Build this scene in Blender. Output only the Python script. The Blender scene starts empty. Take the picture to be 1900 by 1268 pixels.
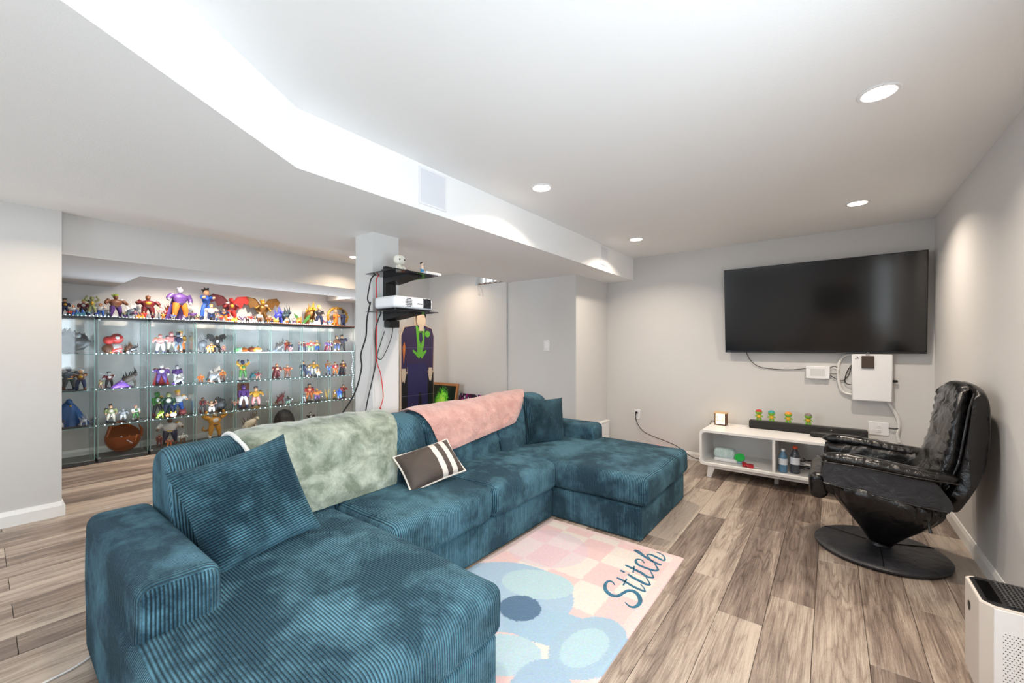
import bpy, math, random
from math import sin, cos, pi, radians, sqrt, atan2
from mathutils import Vector, Matrix, noise

# ------------------------------------------------------------------ camera, world, big lights, exposure
sc = bpy.context.scene
C = sc.collection
TH = 0.6575                      # yaw of the camera, turned from +Y towards -X
cam_d = bpy.data.cameras.new('camera')
cam_d.sensor_width = 36.0
cam_d.lens = 767.28 * 36 / 1900
cam_d.shift_y = 10.2 / 1900
cam_d.clip_start = 0.02
cam = bpy.data.objects.new('camera', cam_d)
cam.location = (0, 0, 1.304)
cam.rotation_euler = (pi / 2, 0, TH)
C.objects.link(cam)
sc.camera = cam

wd = bpy.data.worlds.new('sky'); sc.world = wd
wd.use_nodes = True
bg = wd.node_tree.nodes['Background']
bg.inputs[0].default_value = (0.80, 0.90, 1.0, 1)
bg.inputs[1].default_value = 1.6

def area(name, loc, rot, sx, sy, power, col, shape='RECTANGLE', spread=None):
    d = bpy.data.lights.new(name, 'AREA'); d.shape = shape; d.size = sx
    if shape in ('RECTANGLE', 'ELLIPSE'): d.size_y = sy
    d.energy = power; d.color = col
    if spread: d.spread = spread
    o = bpy.data.objects.new(name, d); o.location = loc; o.rotation_euler = rot
    C.objects.link(o); return o

# daylight through the side window; the rear one is an added, unseen fill
area('daylight_side_window', (0.86, 0.22, 1.375), (0, radians(90), 0), 1.2, 2.35, 58, (0.86, 0.94, 1.0))
area('rear_window_fill', (-3.65, -3.26, 1.425), (radians(90), 0, 0), 1.6, 1.3, 50, (0.86, 0.94, 1.0))

sc.view_settings.view_transform = 'Standard'
sc.view_settings.look = 'None'
sc.view_settings.gamma = 1.0
sc.view_settings.use_curve_mapping = False
sc.view_settings.exposure = 0.72
sc.cycles.use_denoising = True
sc.cycles.max_bounces = 10
sc.cycles.diffuse_bounces = 5
sc.cycles.glossy_bounces = 5
sc.cycles.transmission_bounces = 8
sc.cycles.transparent_max_bounces = 40
sc.cycles.sample_clamp_indirect = 6.0
sc.cycles.caustics_reflective = False
sc.cycles.caustics_refractive = False

# ------------------------------------------------------------------ materials
MATS = {}
def srgb(r, g, b):
    f = lambda c: (c / 255 / 12.92) if c <= 10 else ((c / 255 + 0.055) / 1.055) ** 2.4
    return (f(r), f(g), f(b), 1)

class NT:
    def __init__(s, name):
        s.m = bpy.data.materials.new(name); s.m.use_nodes = True
        s.t = s.m.node_tree; s.n = s.t.nodes; s.l = s.t.links
        s.b = s.n['Principled BSDF']; s.out = s.n['Material Output']
    def add(s, typ, **kw):
        nd = s.n.new(typ)
        for k, v in kw.items(): setattr(nd, k, v)
        return nd
    def link(s, a, b): s.l.new(a, b)
    def math(s, op, a, b=None, c=None, clamp=False):
        nd = s.n.new('ShaderNodeMath'); nd.operation = op; nd.use_clamp = clamp
        for i, x in enumerate((a, b, c)):
            if x is None: continue
            if isinstance(x, (int, float)): nd.inputs[i].default_value = x
            else: s.l.new(x, nd.inputs[i])
        return nd.outputs[0]
    def mix(s, fac, a, b, typ='MIX'):
        nd = s.n.new('ShaderNodeMix'); nd.data_type = 'RGBA'; nd.blend_type = typ
        if isinstance(fac, (int, float)): nd.inputs[0].default_value = fac
        else: s.l.new(fac, nd.inputs[0])
        for i, x in ((6, a), (7, b)):
            if isinstance(x, (tuple, list)): nd.inputs[i].default_value = x
            else: s.l.new(x, nd.inputs[i])
        return nd.outputs[2]
    def noise(s, scale, detail=3, rough=0.55, vec=None, dist=0.0):
        nd = s.n.new('ShaderNodeTexNoise'); nd.inputs['Scale'].default_value = scale
        nd.inputs['Detail'].default_value = detail; nd.inputs['Roughness'].default_value = rough
        nd.inputs['Distortion'].default_value = dist
        if vec is not None: s.l.new(vec, nd.inputs['Vector'])
        return nd.outputs['Fac']
    def ramp(s, fac, stops):
        nd = s.n.new('ShaderNodeValToRGB'); s.l.new(fac, nd.inputs[0])
        e = nd.color_ramp.elements
        while len(e) > 1: e.remove(e[-1])
        e[0].position, e[0].color = stops[0]
        for p, c in stops[1:]:
            x = e.new(p); x.color = c
        return nd.outputs[0]
    def coord(s, kind='Object'):
        return s.n.new('ShaderNodeTexCoord').outputs[kind]
    def scaled(s, vec, sc3):
        nd = s.n.new('ShaderNodeMapping'); s.l.new(vec, nd.inputs[0]); nd.inputs['Scale'].default_value = sc3
        return nd.outputs[0]
    def bump(s, h, strength=0.3, dist=0.01):
        nd = s.n.new('ShaderNodeBump'); nd.inputs['Strength'].default_value = strength
        nd.inputs['Distance'].default_value = dist
        s.l.new(h, nd.inputs['Height']); s.l.new(nd.outputs[0], s.b.inputs['Normal'])
    def set(s, rough=0.5, metal=0.0, spec=None, sheen=None, col=None, coat=None):
        s.b.inputs['Roughness'].default_value = rough; s.b.inputs['Metallic'].default_value = metal
        if spec is not None: s.b.inputs['Specular IOR Level'].default_value = spec
        if sheen is not None:
            s.b.inputs['Sheen Weight'].default_value = sheen; s.b.inputs['Sheen Roughness'].default_value = 0.35
        if coat is not None: s.b.inputs['Coat Weight'].default_value = coat
        if col is not None:
            if isinstance(col, (tuple, list)): s.b.inputs['Base Color'].default_value = col
            else: s.l.new(col, s.b.inputs['Base Color'])

def plain(name, rgb, rough=0.5, metal=0.0, var=0.06, scale=12, bump=0.0, coat=None, spec=None):
    """A paint / plastic / metal with faint procedural variation."""
    if name in MATS: return MATS[name]
    t = NT(name); c = srgb(*rgb)
    d = tuple(max(0, x * (1 - var)) for x in c[:3]) + (1,)
    n = t.noise(scale, 3, 0.5, t.coord())
    t.set(rough, metal, spec=spec, col=t.mix(n, c, d), coat=coat)
    if bump: t.bump(t.noise(scale * 14, 4, 0.6, t.coord()), bump, 0.002)
    MATS[name] = t.m; return t.m

def emit(name, rgb, strength):
    if name in MATS: return MATS[name]
    t = NT(name); t.set(0.5, col=srgb(*rgb))
    t.b.inputs['Emission Color'].default_value = srgb(*rgb)
    t.b.inputs['Emission Strength'].default_value = strength
    MATS[name] = t.m; return t.m

def wallpaint(name, rgb, bump=0.12):
    t = NT(name); co = t.coord()
    c = srgb(*rgb); n = t.noise(1.3, 2, 0.5, co)
    d = tuple(x * 0.965 for x in c[:3]) + (1,)
    t.set(0.75, col=t.mix(n, c, d), spec=0.3)
    h = t.math('ADD', t.noise(160, 3, 0.6, co), t.math('MULTIPLY', t.noise(6, 3, 0.5, co), 1.5))
    t.bump(h, bump, 0.004)
    MATS[name] = t.m; return t.m

def glassy(name, tint, f0=0.05, rough=0.02):
    """Thin sheet glass: clear to light, with a Fresnel reflection on top."""
    t = NT(name); t.n.remove(t.b)
    tr = t.add('ShaderNodeBsdfTransparent'); tr.inputs[0].default_value = tint
    gl = t.add('ShaderNodeBsdfGlossy'); gl.inputs['Roughness'].default_value = rough
    lw = t.add('ShaderNodeLayerWeight'); lw.inputs[0].default_value = 0.5
    fr = t.math('ADD', f0, t.math('MULTIPLY', t.math('POWER', lw.outputs['Facing'], 5.0), 0.9), clamp=True)
    mx = t.add('ShaderNodeMixShader')
    t.link(fr, mx.inputs[0]); t.link(tr.outputs[0], mx.inputs[1]); t.link(gl.outputs[0], mx.inputs[2])
    t.link(mx.outputs[0], t.out.inputs[0])
    MATS[name] = t.m; return t.m

def corduroy(name, dark, light, pitch=0.0105, top='Y', flat=None, sheen=0.18):
    """Wide-wale corduroy velvet. The wales run across axis `top` on up- and front-facing cloth, across X on cloth facing +-Y."""
    t = NT(name); co = t.coord(); sep = t.add('ShaderNodeSeparateXYZ'); t.link(co, sep.inputs[0])
    if flat is None:
        geo = t.add('ShaderNodeNewGeometry'); ns = t.add('ShaderNodeSeparateXYZ'); t.link(geo.outputs['Normal'], ns.inputs[0])
        ax = t.math('ABSOLUTE', ns.outputs[0]); ay = t.math('ABSOLUTE', ns.outputs[1]); az = t.math('ABSOLUTE', ns.outputs[2])
        sidey = t.math('GREATER_THAN', ay, t.math('MAXIMUM', ax, az))
        if top == 'Y':
            base = sep.outputs[1]
            v = t.math('ADD', t.math('MULTIPLY', base, t.math('SUBTRACT', 1, sidey)), t.math('MULTIPLY', sep.outputs[0], sidey))
        else:
            frontx = t.math('GREATER_THAN', ax, t.math('MAXIMUM', ay, az))
            v = t.math('ADD', t.math('MULTIPLY', sep.outputs[0], t.math('SUBTRACT', 1, frontx)), t.math('MULTIPLY', sep.outputs[1], frontx))
    else:
        v = sep.outputs[flat]
    wob = t.math('MULTIPLY', t.noise(5, 2, 0.5, co), 0.006)
    ph = t.math('MULTIPLY', t.math('ADD', v, wob), pi / pitch)
    wale = t.math('POWER', t.math('ABSOLUTE', t.math('SINE', ph)), 0.95)
    nap = t.math('ADD', t.math('MULTIPLY', t.noise(3.1, 3, 0.55, co, 0.25), 0.7), t.math('MULTIPLY', t.noise(17, 4, 0.65, co), 0.3))
    napc = t.ramp(nap, [(0.44, (0, 0, 0, 1)), (0.60, (1, 1, 1, 1))])
    fine = t.noise(150, 3, 0.7, co)
    f = t.math('ADD', t.math('MULTIPLY', napc, 0.70), t.math('MULTIPLY', t.math('SUBTRACT', fine, 0.35), 0.6), clamp=True)
    col = t.mix(f, srgb(*dark), srgb(*light))
    groove = t.mix(t.math('MULTIPLY', t.math('SUBTRACT', 1, wale, clamp=True), 0.92), col, (0.002, 0.007, 0.012, 1))
    t.set(0.85, spec=0.2, sheen=sheen, col=groove)
    t.b.inputs['Sheen Tint'].default_value = srgb(150, 200, 220)
    h = t.math('ADD', wale, t.math('MULTIPLY', fine, 0.2))
    t.bump(h, 1.0, 0.006)
    MATS[name] = t.m; return t.m

def plush(name, dark, light, scale=5, fine=90, sheen=0.6, bump=0.5, lo=0.38, hi=0.66):
    t = NT(name); co = t.coord()
    n = t.noise(scale, 7, 0.66, co, 0.35); r = t.ramp(n, [(lo, (0, 0, 0, 1)), (hi, (1, 1, 1, 1))])
    fn = t.noise(fine, 4, 0.7, co)
    f = t.math('ADD', t.math('MULTIPLY', r, 0.75), t.math('MULTIPLY', fn, 0.25), clamp=True)
    t.set(0.9, spec=0.15, sheen=sheen, col=t.mix(f, srgb(*dark), srgb(*light)))
    t.bump(t.math('ADD', fn, r), bump, 0.006)
    MATS[name] = t.m; return t.m

def leather(name, rgb, rough=0.3):
    t = NT(name); co = t.coord(); c = srgb(*rgb); n = t.noise(7, 4, 0.6, co)
    c2 = tuple(x * 1.6 for x in c[:3]) + (1,)
    t.set(rough, col=t.mix(t.ramp(n, [(0.45, (0, 0, 0, 1)), (0.7, (1, 1, 1, 1))]), c, c2), spec=0.5)
    v = t.add('ShaderNodeTexVoronoi'); t.link(co, v.inputs['Vector']); v.inputs['Scale'].default_value = 300
    h = t.math('ADD', t.math('MULTIPLY', v.outputs[0], 0.04), t.math('MULTIPLY', t.noise(13, 3, 0.5, co, 0.6), 1.0))
    t.bump(h, 0.5, 0.02)
    MATS[name] = t.m; return t.m

def wood_plank():
    t = NT('oak_laminate'); co = t.coord()
    oi = t.add('ShaderNodeObjectInfo')
    rnd = oi.outputs['Random']
    off = t.add('ShaderNodeCombineXYZ')
    t.link(t.math('MULTIPLY', rnd, 37.0), off.inputs[0]); t.link(t.math('MULTIPLY', rnd, 91.0), off.inputs[1]); t.link(t.math('MULTIPLY', rnd, 13.0), off.inputs[2])
    va = t.add('ShaderNodeVectorMath'); va.operation = 'ADD'; t.link(co, va.inputs[0]); t.link(off.outputs[0], va.inputs[1])
    v = va.outputs[0]
    contour = t.noise(1.0, 2.5, 0.5, t.scaled(v, (8, 0.75, 1)), 0.2)
    cath = t.math('ABSOLUTE', t.math('SINE', t.math('MULTIPLY', contour, 42.0)))
    blot = t.noise(1.6, 3, 0.55, t.scaled(v, (6, 0.55, 1)), 0.3)
    grain = t.noise(6, 5, 0.7, t.scaled(v, (50, 0.9, 1)))
    pores = t.noise(9, 3, 0.8, t.scaled(v, (95, 5, 1)))
    f = t.math('ADD', t.math('ADD', t.math('MULTIPLY', t.math('POWER', cath, 0.5), 0.12), t.math('MULTIPLY', t.math('SUBTRACT', pores, 0.5), 0.30)), t.math('ADD', t.math('MULTIPLY', blot, 0.62), t.math('MULTIPLY', grain, 0.52)))
    f = t.math('ADD', f, t.math('MULTIPLY', t.math('SUBTRACT', rnd, 0.5), 0.20))
    col = t.ramp(f, [(0.36, srgb(60, 48, 43)), (0.50, srgb(98, 84, 76)), (0.63, srgb(131, 116, 105)), (0.80, srgb(178, 164, 150))])
    t.set(0.40, spec=0.4, col=col)
    t.bump(t.math('ADD', grain, cath), 0.15, 0.002)
    MATS['oak_laminate'] = t.m; return t.m

WALL = wallpaint('greige_wall_paint', (210, 208, 206))
CEIL = wallpaint('white_ceiling_paint', (242, 242, 242), 0.2)
TRIMW = plain('white_trim_paint', (240, 239, 236), 0.4)
OAK = wood_plank()
CORD = corduroy('teal_corduroy', (20, 50, 66), (98, 146, 166))
CORDX = corduroy('teal_corduroy_arm', (20, 50, 66), (98, 146, 166), top='X')
CORDP = corduroy('teal_corduroy_pillow', (20, 48, 64), (84, 130, 148), flat=1)
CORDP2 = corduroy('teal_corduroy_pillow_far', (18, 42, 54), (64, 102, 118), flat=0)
CABG = glassy('cabinet_glass', (0.985, 0.995, 0.992, 1), 0.022)
EDGE = plain('glass_edge_green', (140, 190, 186), 0.15)
BLKM = plain('black_metal', (24, 24, 26), 0.4, 0.0)
BLKP = plain('black_plastic', (18, 18, 20), 0.35)
WHP = plain('white_plastic', (236, 236, 238), 0.35)
ALU = plain('brushed_aluminium', (170, 174, 178), 0.3, 0.9)
LEA = leather('black_leather', (13, 12, 13), 0.21)
LEA2 = leather('black_leather_matt', (34, 35, 40), 0.42)

# ------------------------------------------------------------------ geometry helpers: each returns (verts, faces)
def box(x0, x1, y0, y1, z0, z1):
    v = [(x0, y0, z0), (x1, y0, z0), (x1, y1, z0), (x0, y1, z0), (x0, y0, z1), (x1, y0, z1), (x1, y1, z1), (x0, y1, z1)]
    f = [(3, 2, 1, 0), (4, 5, 6, 7), (0, 1, 5, 4), (1, 2, 6, 5), (2, 3, 7, 6), (3, 0, 4, 7)]
    return v, f

def _axis(h, r, n):
    r = min(r, h * 0.98); inner = h - r
    a = [-h, -h + r * 0.13, -h + r * 0.38, -h + r * 0.7]
    b = [-inner + 2 * inner * i / n for i in range(n + 1)]
    c = [-x for x in reversed(a)]
    return a + b + c

def soft(cx, cy, cz, sx, sy, sz, r=0.03, n=(4, 4, 2), puff=(0, 0, 0), amp=0.0, freq=4.0, seed=0):
    """Rounded cushion box: sx,sy,sz full sizes, r edge radius, puff = bulge of the +-X, +-Y, +-Z faces, amp = wrinkle height."""
    hx, hy, hz = sx / 2, sy / 2, sz / 2
    A = (_axis(hx, r, n[0]), _axis(hy, r, n[1]), _axis(hz, r, n[2]))
    H = (hx, hy, hz); idx = {}; V = []; F = []
    def vert(i, j, k):
        key = (i, j, k)
        if key in idx: return idx[key]
        p = [A[0][i], A[1][j], A[2][k]]
        q = [max(-(H[a] - min(r, H[a] * .98)), min(H[a] - min(r, H[a] * .98), p[a])) for a in range(3)]
        d = [p[a] - q[a] for a in range(3)]; L = sqrt(sum(x * x for x in d))
        if L > 1e-9: p = [q[a] + d[a] / L * min(r, H[a] * .98) for a in range(3)]
        u = [p[a] / H[a] for a in range(3)]
        g = [max(0.0, 1 - u[a] ** 2) for a in range(3)]
        o = list(p)
        for a in range(3):
            if puff[a]:
                b, c = [x for x in range(3) if x != a]
                o[a] += puff[a] * u[a] * sqrt(g[b] * g[c])
        if amp:
            w = noise.noise_vector(Vector((p[0] * freq + seed * 7.3, p[1] * freq + seed * 3.1, p[2] * freq)))
            o = [o[a] + w[a] * amp for a in range(3)]
        idx[key] = len(V); V.append((cx + o[0], cy + o[1], cz + o[2])); return idx[key]
    N = [len(a) - 1 for a in A]
    for j in range(N[1]):
        for k in range(N[2]):
            F.append((vert(0, j, k), vert(0, j, k + 1), vert(0, j + 1, k + 1), vert(0, j + 1, k)))
            F.append((vert(N[0], j, k), vert(N[0], j + 1, k), vert(N[0], j + 1, k + 1), vert(N[0], j, k + 1)))
    for i in range(N[0]):
        for k in range(N[2]):
            F.append((vert(i, 0, k), vert(i + 1, 0, k), vert(i + 1, 0, k + 1), vert(i, 0, k + 1)))
            F.append((vert(i, N[1], k), vert(i, N[1], k + 1), vert(i + 1, N[1], k + 1), vert(i + 1, N[1], k)))
    for i in range(N[0]):
        for j in range(N[1]):
            F.append((vert(i, j, 0), vert(i, j + 1, 0), vert(i + 1, j + 1, 0), vert(i + 1, j, 0)))
            F.append((vert(i, j, N[2]), vert(i + 1, j, N[2]), vert(i + 1, j + 1, N[2]), vert(i, j + 1, N[2])))
    return V, F

def rbox(x0, x1, y0, y1, z0, z1, r=0.006):
    """Box with small chamfered edges (few faces)."""
    c = ((x0 + x1) / 2, (y0 + y1) / 2, (z0 + z1) / 2)
    h = ((x1 - x0) / 2, (y1 - y0) / 2, (z1 - z0) / 2)
    r = min(r, *[x * 0.9 for x in h])
    V = []; I = {}
    for sx in (-1, 1):
        for sy in (-1, 1):
            for sz in (-1, 1):
                for a in range(3):
                    p = [sx * (h[0] - r), sy * (h[1] - r), sz * (h[2] - r)]
                    p[a] = (sx, sy, sz)[a] * h[a]
                    I[(sx, sy, sz, a)] = len(V); V.append((c[0] + p[0], c[1] + p[1], c[2] + p[2]))
    F = []
    for a in range(3):
        b, d = (a + 1) % 3, (a + 2) % 3
        for s in (-1, 1):
            q = []
            for (t, w) in ((-1, -1), (1, -1), (1, 1), (-1, 1)):
                k = [0, 0, 0]; k[a] = s; k[b] = t; k[d] = w
                q.append(I[(k[0], k[1], k[2], a)])
            F.append(tuple(q if s > 0 else q[::-1]))
        for t in (-1, 1):
            for w in (-1, 1):
                lo = [0, 0, 0]; hi = [0, 0, 0]
                lo[a] = -1; hi[a] = 1; lo[b] = hi[b] = t; lo[d] = hi[d] = w
                q = [I[(*lo, b)], I[(*hi, b)], I[(*hi, d)], I[(*lo, d)]]
                F.append(tuple(q if t * w < 0 else q[::-1]))
    for sx in (-1, 1):
        for sy in (-1, 1):
            for sz in (-1, 1):
                q = [I[(sx, sy, sz, a)] for a in range(3)]
                F.append(tuple(q if sx * sy * sz > 0 else q[::-1]))
    return V, F

def frame_at(t):
    t = t.normalized(); up = Vector((0, 0, 1)) if abs(t.z) < 0.9 else Vector((1, 0, 0))
    a = t.cross(up).normalized(); return a, a.cross(t).normalized()

def tube(pts, r, n=8, caps=True, flat=1.0):
    P = [Vector(p) for p in pts]
    R = r if isinstance(r, (list, tuple)) else [r] * len(P)
    V = []; F = []; pa = None
    for i, p in enumerate(P):
        t = (P[min(i + 1, len(P) - 1)] - P[max(i - 1, 0)])
        if t.length < 1e-9: t = Vector((0, 0, 1))
        t.normalize()
        if pa is None: a, b = frame_at(t)
        else:
            a = (pa - t * pa.dot(t))
            if a.length < 1e-6: a, b = frame_at(t)
            a.normalize(); b = a.cross(t).normalized()
        pa = a
        for k in range(n):
            an = 2 * pi * k / n
            V.append(tuple(p + a * (cos(an) * R[i]) + b * (sin(an) * R[i] * flat)))
    for i in range(len(P) - 1):
        for k in range(n):
            F.append((i * n + k, (i + 1) * n + k, (i + 1) * n + (k + 1) % n, i * n + (k + 1) % n))
    if caps:
        F.append(tuple(range(n))); m = (len(P) - 1) * n
        F.append(tuple(m + k for k in reversed(range(n))))
    return V, F

def smoothpath(pts, sub=6):
    P = [Vector(p) for p in pts]; out = []
    for i in range(len(P) - 1):
        p0 = P[max(i - 1, 0)]; p1 = P[i]; p2 = P[i + 1]; p3 = P[min(i + 2, len(P) - 1)]
        for k in range(sub):
            t = k / sub
            out.append(0.5 * ((2 * p1) + (-p0 + p2) * t + (2 * p0 - 5 * p1 + 4 * p2 - p3) * t * t + (-p0 + 3 * p1 - 3 * p2 + p3) * t ** 3))
    out.append(P[-1]); return [tuple(x) for x in out]

def lathe(prof, n=24, c=(0, 0, 0)):
    """Revolve (r,z) about a vertical axis through c."""
    V = []; F = []
    for (r, z) in prof:
        for k in range(n):
            a = 2 * pi * k / n
            V.append((c[0] + r * cos(a), c[1] + r * sin(a), c[2] + z))
    for i in range(len(prof) - 1):
        for k in range(n):
            F.append((i * n + k, i * n + (k + 1) % n, (i + 1) * n + (k + 1) % n, (i + 1) * n + k))
    if prof[0][0] > 1e-6: F.append(tuple(reversed(range(n))))
    if prof[-1][0] > 1e-6: F.append(tuple((len(prof) - 1) * n + k for k in range(n)))
    return V, F

def ball(c, r, n=10, m=7):
    if not isinstance(r, (tuple, list)): r = (r, r, r)
    V, F = lathe([(sin(pi * i / m), -cos(pi * i / m)) for i in range(m + 1)], n)
    return [(c[0] + x * r[0], c[1] + y * r[1], c[2] + z * r[2]) for x, y, z in V], F

def prism(poly, a0, a1, axis='Y'):
    """Extrude a 2D polygon. axis Y: poly is (x,z); axis X: (y,z); axis Z: (x,y)."""
    n = len(poly)
    def p(q, a):
        return {'Y': (q[0], a, q[1]), 'X': (a, q[0], q[1]), 'Z': (q[0], q[1], a)}[axis]
    V = [p(q, a0) for q in poly] + [p(q, a1) for q in poly]
    area2 = sum(poly[i][0] * poly[(i + 1) % n][1] - poly[(i + 1) % n][0] * poly[i][1] for i in range(n))
    ccw = (area2 > 0) != (axis == 'Y')
    if a1 < a0: ccw = not ccw
    bot = tuple(range(n)); top = tuple(range(n, 2 * n))
    F = [bot[::-1], top] if ccw else [bot, top[::-1]]
    for i in range(n):
        j = (i + 1) % n; q = (i, j, n + j, n + i)
        F.append(q if ccw else q[::-1])
    return V, F

def grid(fn, nu, nv):
    V = [fn(i / nu, j / nv) for i in range(nu + 1) for j in range(nv + 1)]
    F = [(i * (nv + 1) + j, (i + 1) * (nv + 1) + j, (i + 1) * (nv + 1) + j + 1, i * (nv + 1) + j + 1) for i in range(nu) for j in range(nv)]
    return V, F

def join(*gs):
    V = []; F = []
    for v, f in gs:
        o = len(V); V += list(v); F += [tuple(i + o for i in q) for q in f]
    return V, F

def xf(g, loc=(0, 0, 0), rot=(0, 0, 0), s=1.0):
    s3 = s if isinstance(s, (tuple, list)) else (s, s, s)
    from mathutils import Euler
    M = Matrix.Translation(loc) @ Euler(rot).to_matrix().to_4x4() @ Matrix.Diagonal((*s3, 1))
    return [tuple(M @ Vector(p)) for p in g[0]], g[1]

# ------------------------------------------------------------------ object helpers
def mesh(name, geo, mats, fm=None, smooth=True, angle=38):
    me = bpy.data.meshes.new(name)
    me.from_pydata([tuple(v) for v in geo[0]], [], geo[1])
    for m in (mats if isinstance(mats, (list, tuple)) else [mats]): me.materials.append(m)
    if fm:
        for p, i in zip(me.polygons, fm): p.material_index = i
    if smooth:
        for p in me.polygons: p.use_smooth = True
        me.set_sharp_from_angle(angle=radians(angle))
    me.update(); return me

def obj(name, geo, mats, parent=None, fm=None, smooth=True, world=True, angle=38, label=None):
    """One mesh object. With a parent Empty the vertices are given in world space and stored relative to it."""
    if parent is not None and world:
        root = Vector((0, 0, 0)); p = parent
        while p is not None:
            root = root + p.location; p = p.parent
        geo = ([(v[0] - root.x, v[1] - root.y, v[2] - root.z) for v in geo[0]], geo[1])
    o = bpy.data.objects.new(name, mesh(name, geo, mats, fm, smooth, angle))
    C.objects.link(o)
    if parent is not None: o.parent = parent
    if label: o['label'] = label
    return o

def multi(name, items, parent=None, world=True, angle=38):
    """One mesh out of (geo, material) pairs."""
    V = []; F = []; mats = []; fm = []
    for g, m in items:
        if m not in mats: mats.append(m)
        k = len(V); V += list(g[0]); F += [tuple(i + k for i in q) for q in g[1]]; fm += [mats.index(m)] * len(g[1])
    return obj(name, (V, F), mats, parent, fm, True, world, angle)

def thing(name, label, cat, loc=(0, 0, 0), rotz=0.0, group=None):
    o = bpy.data.objects.new(name, None); C.objects.link(o)
    o.empty_display_size = 0.05
    o.location = loc; o.rotation_euler = (0, 0, rotz)
    o['label'] = label; o['category'] = cat
    if group: o['group'] = group
    return o

def tag(o, label, cat, group=None):
    o['label'] = label; o['category'] = cat
    if group: o['group'] = group
    return o

def struct(name, geo, mats, parent=None, label=None, cat=None, **kw):
    o = obj(name, geo, mats, parent, **kw)
    if parent is None:
        o['kind'] = 'structure'
        if label: o['label'] = label
        if cat: o['category'] = cat
    return o

# ------------------------------------------------------------------ the room shell
XR, YT, YN, H, ZB, ZA = 0.707, 5.06, -3.1, 2.42, 2.14, 2.355
XL, XH, XP, XN, YA = -4.72, -4.79, -4.84, -6.94, 4.20

fl = struct('floor', box(XN - .1, XR + .1, YN - .1, YT + .1, -0.12, -0.0125), plain('floor_underlay', (60, 50, 44), 0.8))
fl2 = struct('floor_rear_boards', box(XN, XR, YN, -0.5, -0.0125, -0.001), OAK)
_pl = {}
def plank(x0, y0, y1, w=0.19, g=0.0009):
    L = round(y1 - y0, 3)
    if L not in _pl:
        a, b, c = w / 2 - g, L / 2 - g, 0.0016
        V = [(-a, -b, -.012), (a, -b, -.012), (a, b, -.012), (-a, b, -.012), (-a, -b, -c), (a, -b, -c), (a, b, -c), (-a, b, -c),
             (-a + c, -b + c, 0), (a - c, -b + c, 0), (a - c, b - c, 0), (-a + c, b - c, 0)]
        F = [(0, 1, 5, 4), (1, 2, 6, 5), (2, 3, 7, 6), (3, 0, 4, 7), (4, 5, 9, 8), (5, 6, 10, 9), (6, 7, 11, 10), (7, 4, 8, 11), (8, 9, 10, 11), (3, 2, 1, 0)]
        _pl[L] = mesh('plank', (V, F), OAK, smooth=False)
    o = bpy.data.objects.new('plank', _pl[L]); C.objects.link(o)
    o.location = (x0 + w / 2, (y0 + y1) / 2, 0); o.parent = fl
rg = random.Random(5)
x = XR - 0.012 - 0.19
while x > XN - 0.1:
    ymax = YT if x > -2.42 else YA
    y = -0.5; first = True
    while y < ymax - 0.02:
        L = round(rg.choice([0.25, 0.5, 0.75, 1.0]) * 1.22, 3) if first else 1.22
        first = False
        e = min(y + L, ymax); plank(x, y, round(e, 3)); y = e
    x -= 0.19

struct('ceiling', box(-3.34, XR + .15, YN - .15, YT + .15, H, H + .1), CEIL)
# dropped duct enclosure: straight run, then turning diagonally towards the right
bulk = [(-1.974, YT), (-1.974, 0.913), (-0.43, -1.5), (-0.43, YN), (-3.34, YN), (-3.34, YT)]
struct('ceiling_bulkhead', prism(bulk, ZB, H, 'Z'), CEIL, smooth=False)
struct('ceiling_alcove', box(-5.0, -3.34, YN - .15, YA + .15, ZA, ZA + .1), CEIL)
struct('ceiling_niche', join(box(XN, -5.65, -.6, YA, 2.36, 2.44)), CEIL)
struct('ceiling_niche_beam', box(-5.65, -4.951, 0.35, YA, 2.035, 2.354), WALL, smooth=False)
struct('ceiling_niche_duct', prism([(-5.65, 2.359), (-5.65, 2.035), (XN, 2.035), (XN, 2.359)], -.6, 1.03, 'Y'), WALL, smooth=False)
struct('ceiling_niche_far_duct', box(XN, -5.66, 3.72, YA, 2.10, 2.358), WALL, smooth=False)

struct('wall_far', box(-2.33, XR + .15, YT, YT + .15, 0, H), WALL)
# right wall with a window beside the camera
wy0, wy1, wz0, wz1 = -1.0, 1.45, 0.75, 2.0
struct('wall_right', join(box(XR, XR + .15, wy1, YT, 0, H), box(XR, XR + .15, YN, wy0, 0, H),
                          box(XR, XR + .15, wy0, wy1, 0, wz0), box(XR, XR + .15, wy0, wy1, wz1, H)), WALL, smooth=False)
struct('wall_rear', join(box(-6.94, -4.5, YN - .15, YN, 0, H), box(-2.8, XR + .15, YN - .15, YN, 0, H),
                         box(-4.5, -2.8, YN - .15, YN, 0, 0.75), box(-4.5, -2.8, YN - .15, YN, 2.1, H)), WALL, smooth=False)
struct('wall_left', box(-4.90, XL, YN, 0.404, 0, ZA), WALL, smooth=False)
struct('wall_niche_header', box(-4.95, XH, 0.404, 3.46, 2.035, ZA), WALL, smooth=False)
struct('wall_pier', box(-4.98, XP, 3.46, YA, 0, ZA), WALL, smooth=False)
ax0, ax1, az0 = -3.885, -3.36, 2.15
struct('wall_alcove', join(box(-4.98, ax0, YA, YA + .22, 0, ZA), box(ax1, -3.335, YA, YA + .22, 0, ZA),
                           box(ax0, ax1, YA, YA + .22, 0, az0)), WALL, smooth=False)
struct('wall_switch', box(-3.33, -2.328, 4.222, YT + .1, 0, ZB), WALL, smooth=False)
struct('wall_niche_back', box(XN - .12, XN, -.6, YA + .1, 0, 2.44), WALL)
struct('wall_niche_side', box(XN, -4.98, YA, YA + .12, 0, 2.44), WALL)
struct('wall_niche_left', box(XN, -4.90, -.72, -.6, 0, 2.44), WALL)
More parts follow.
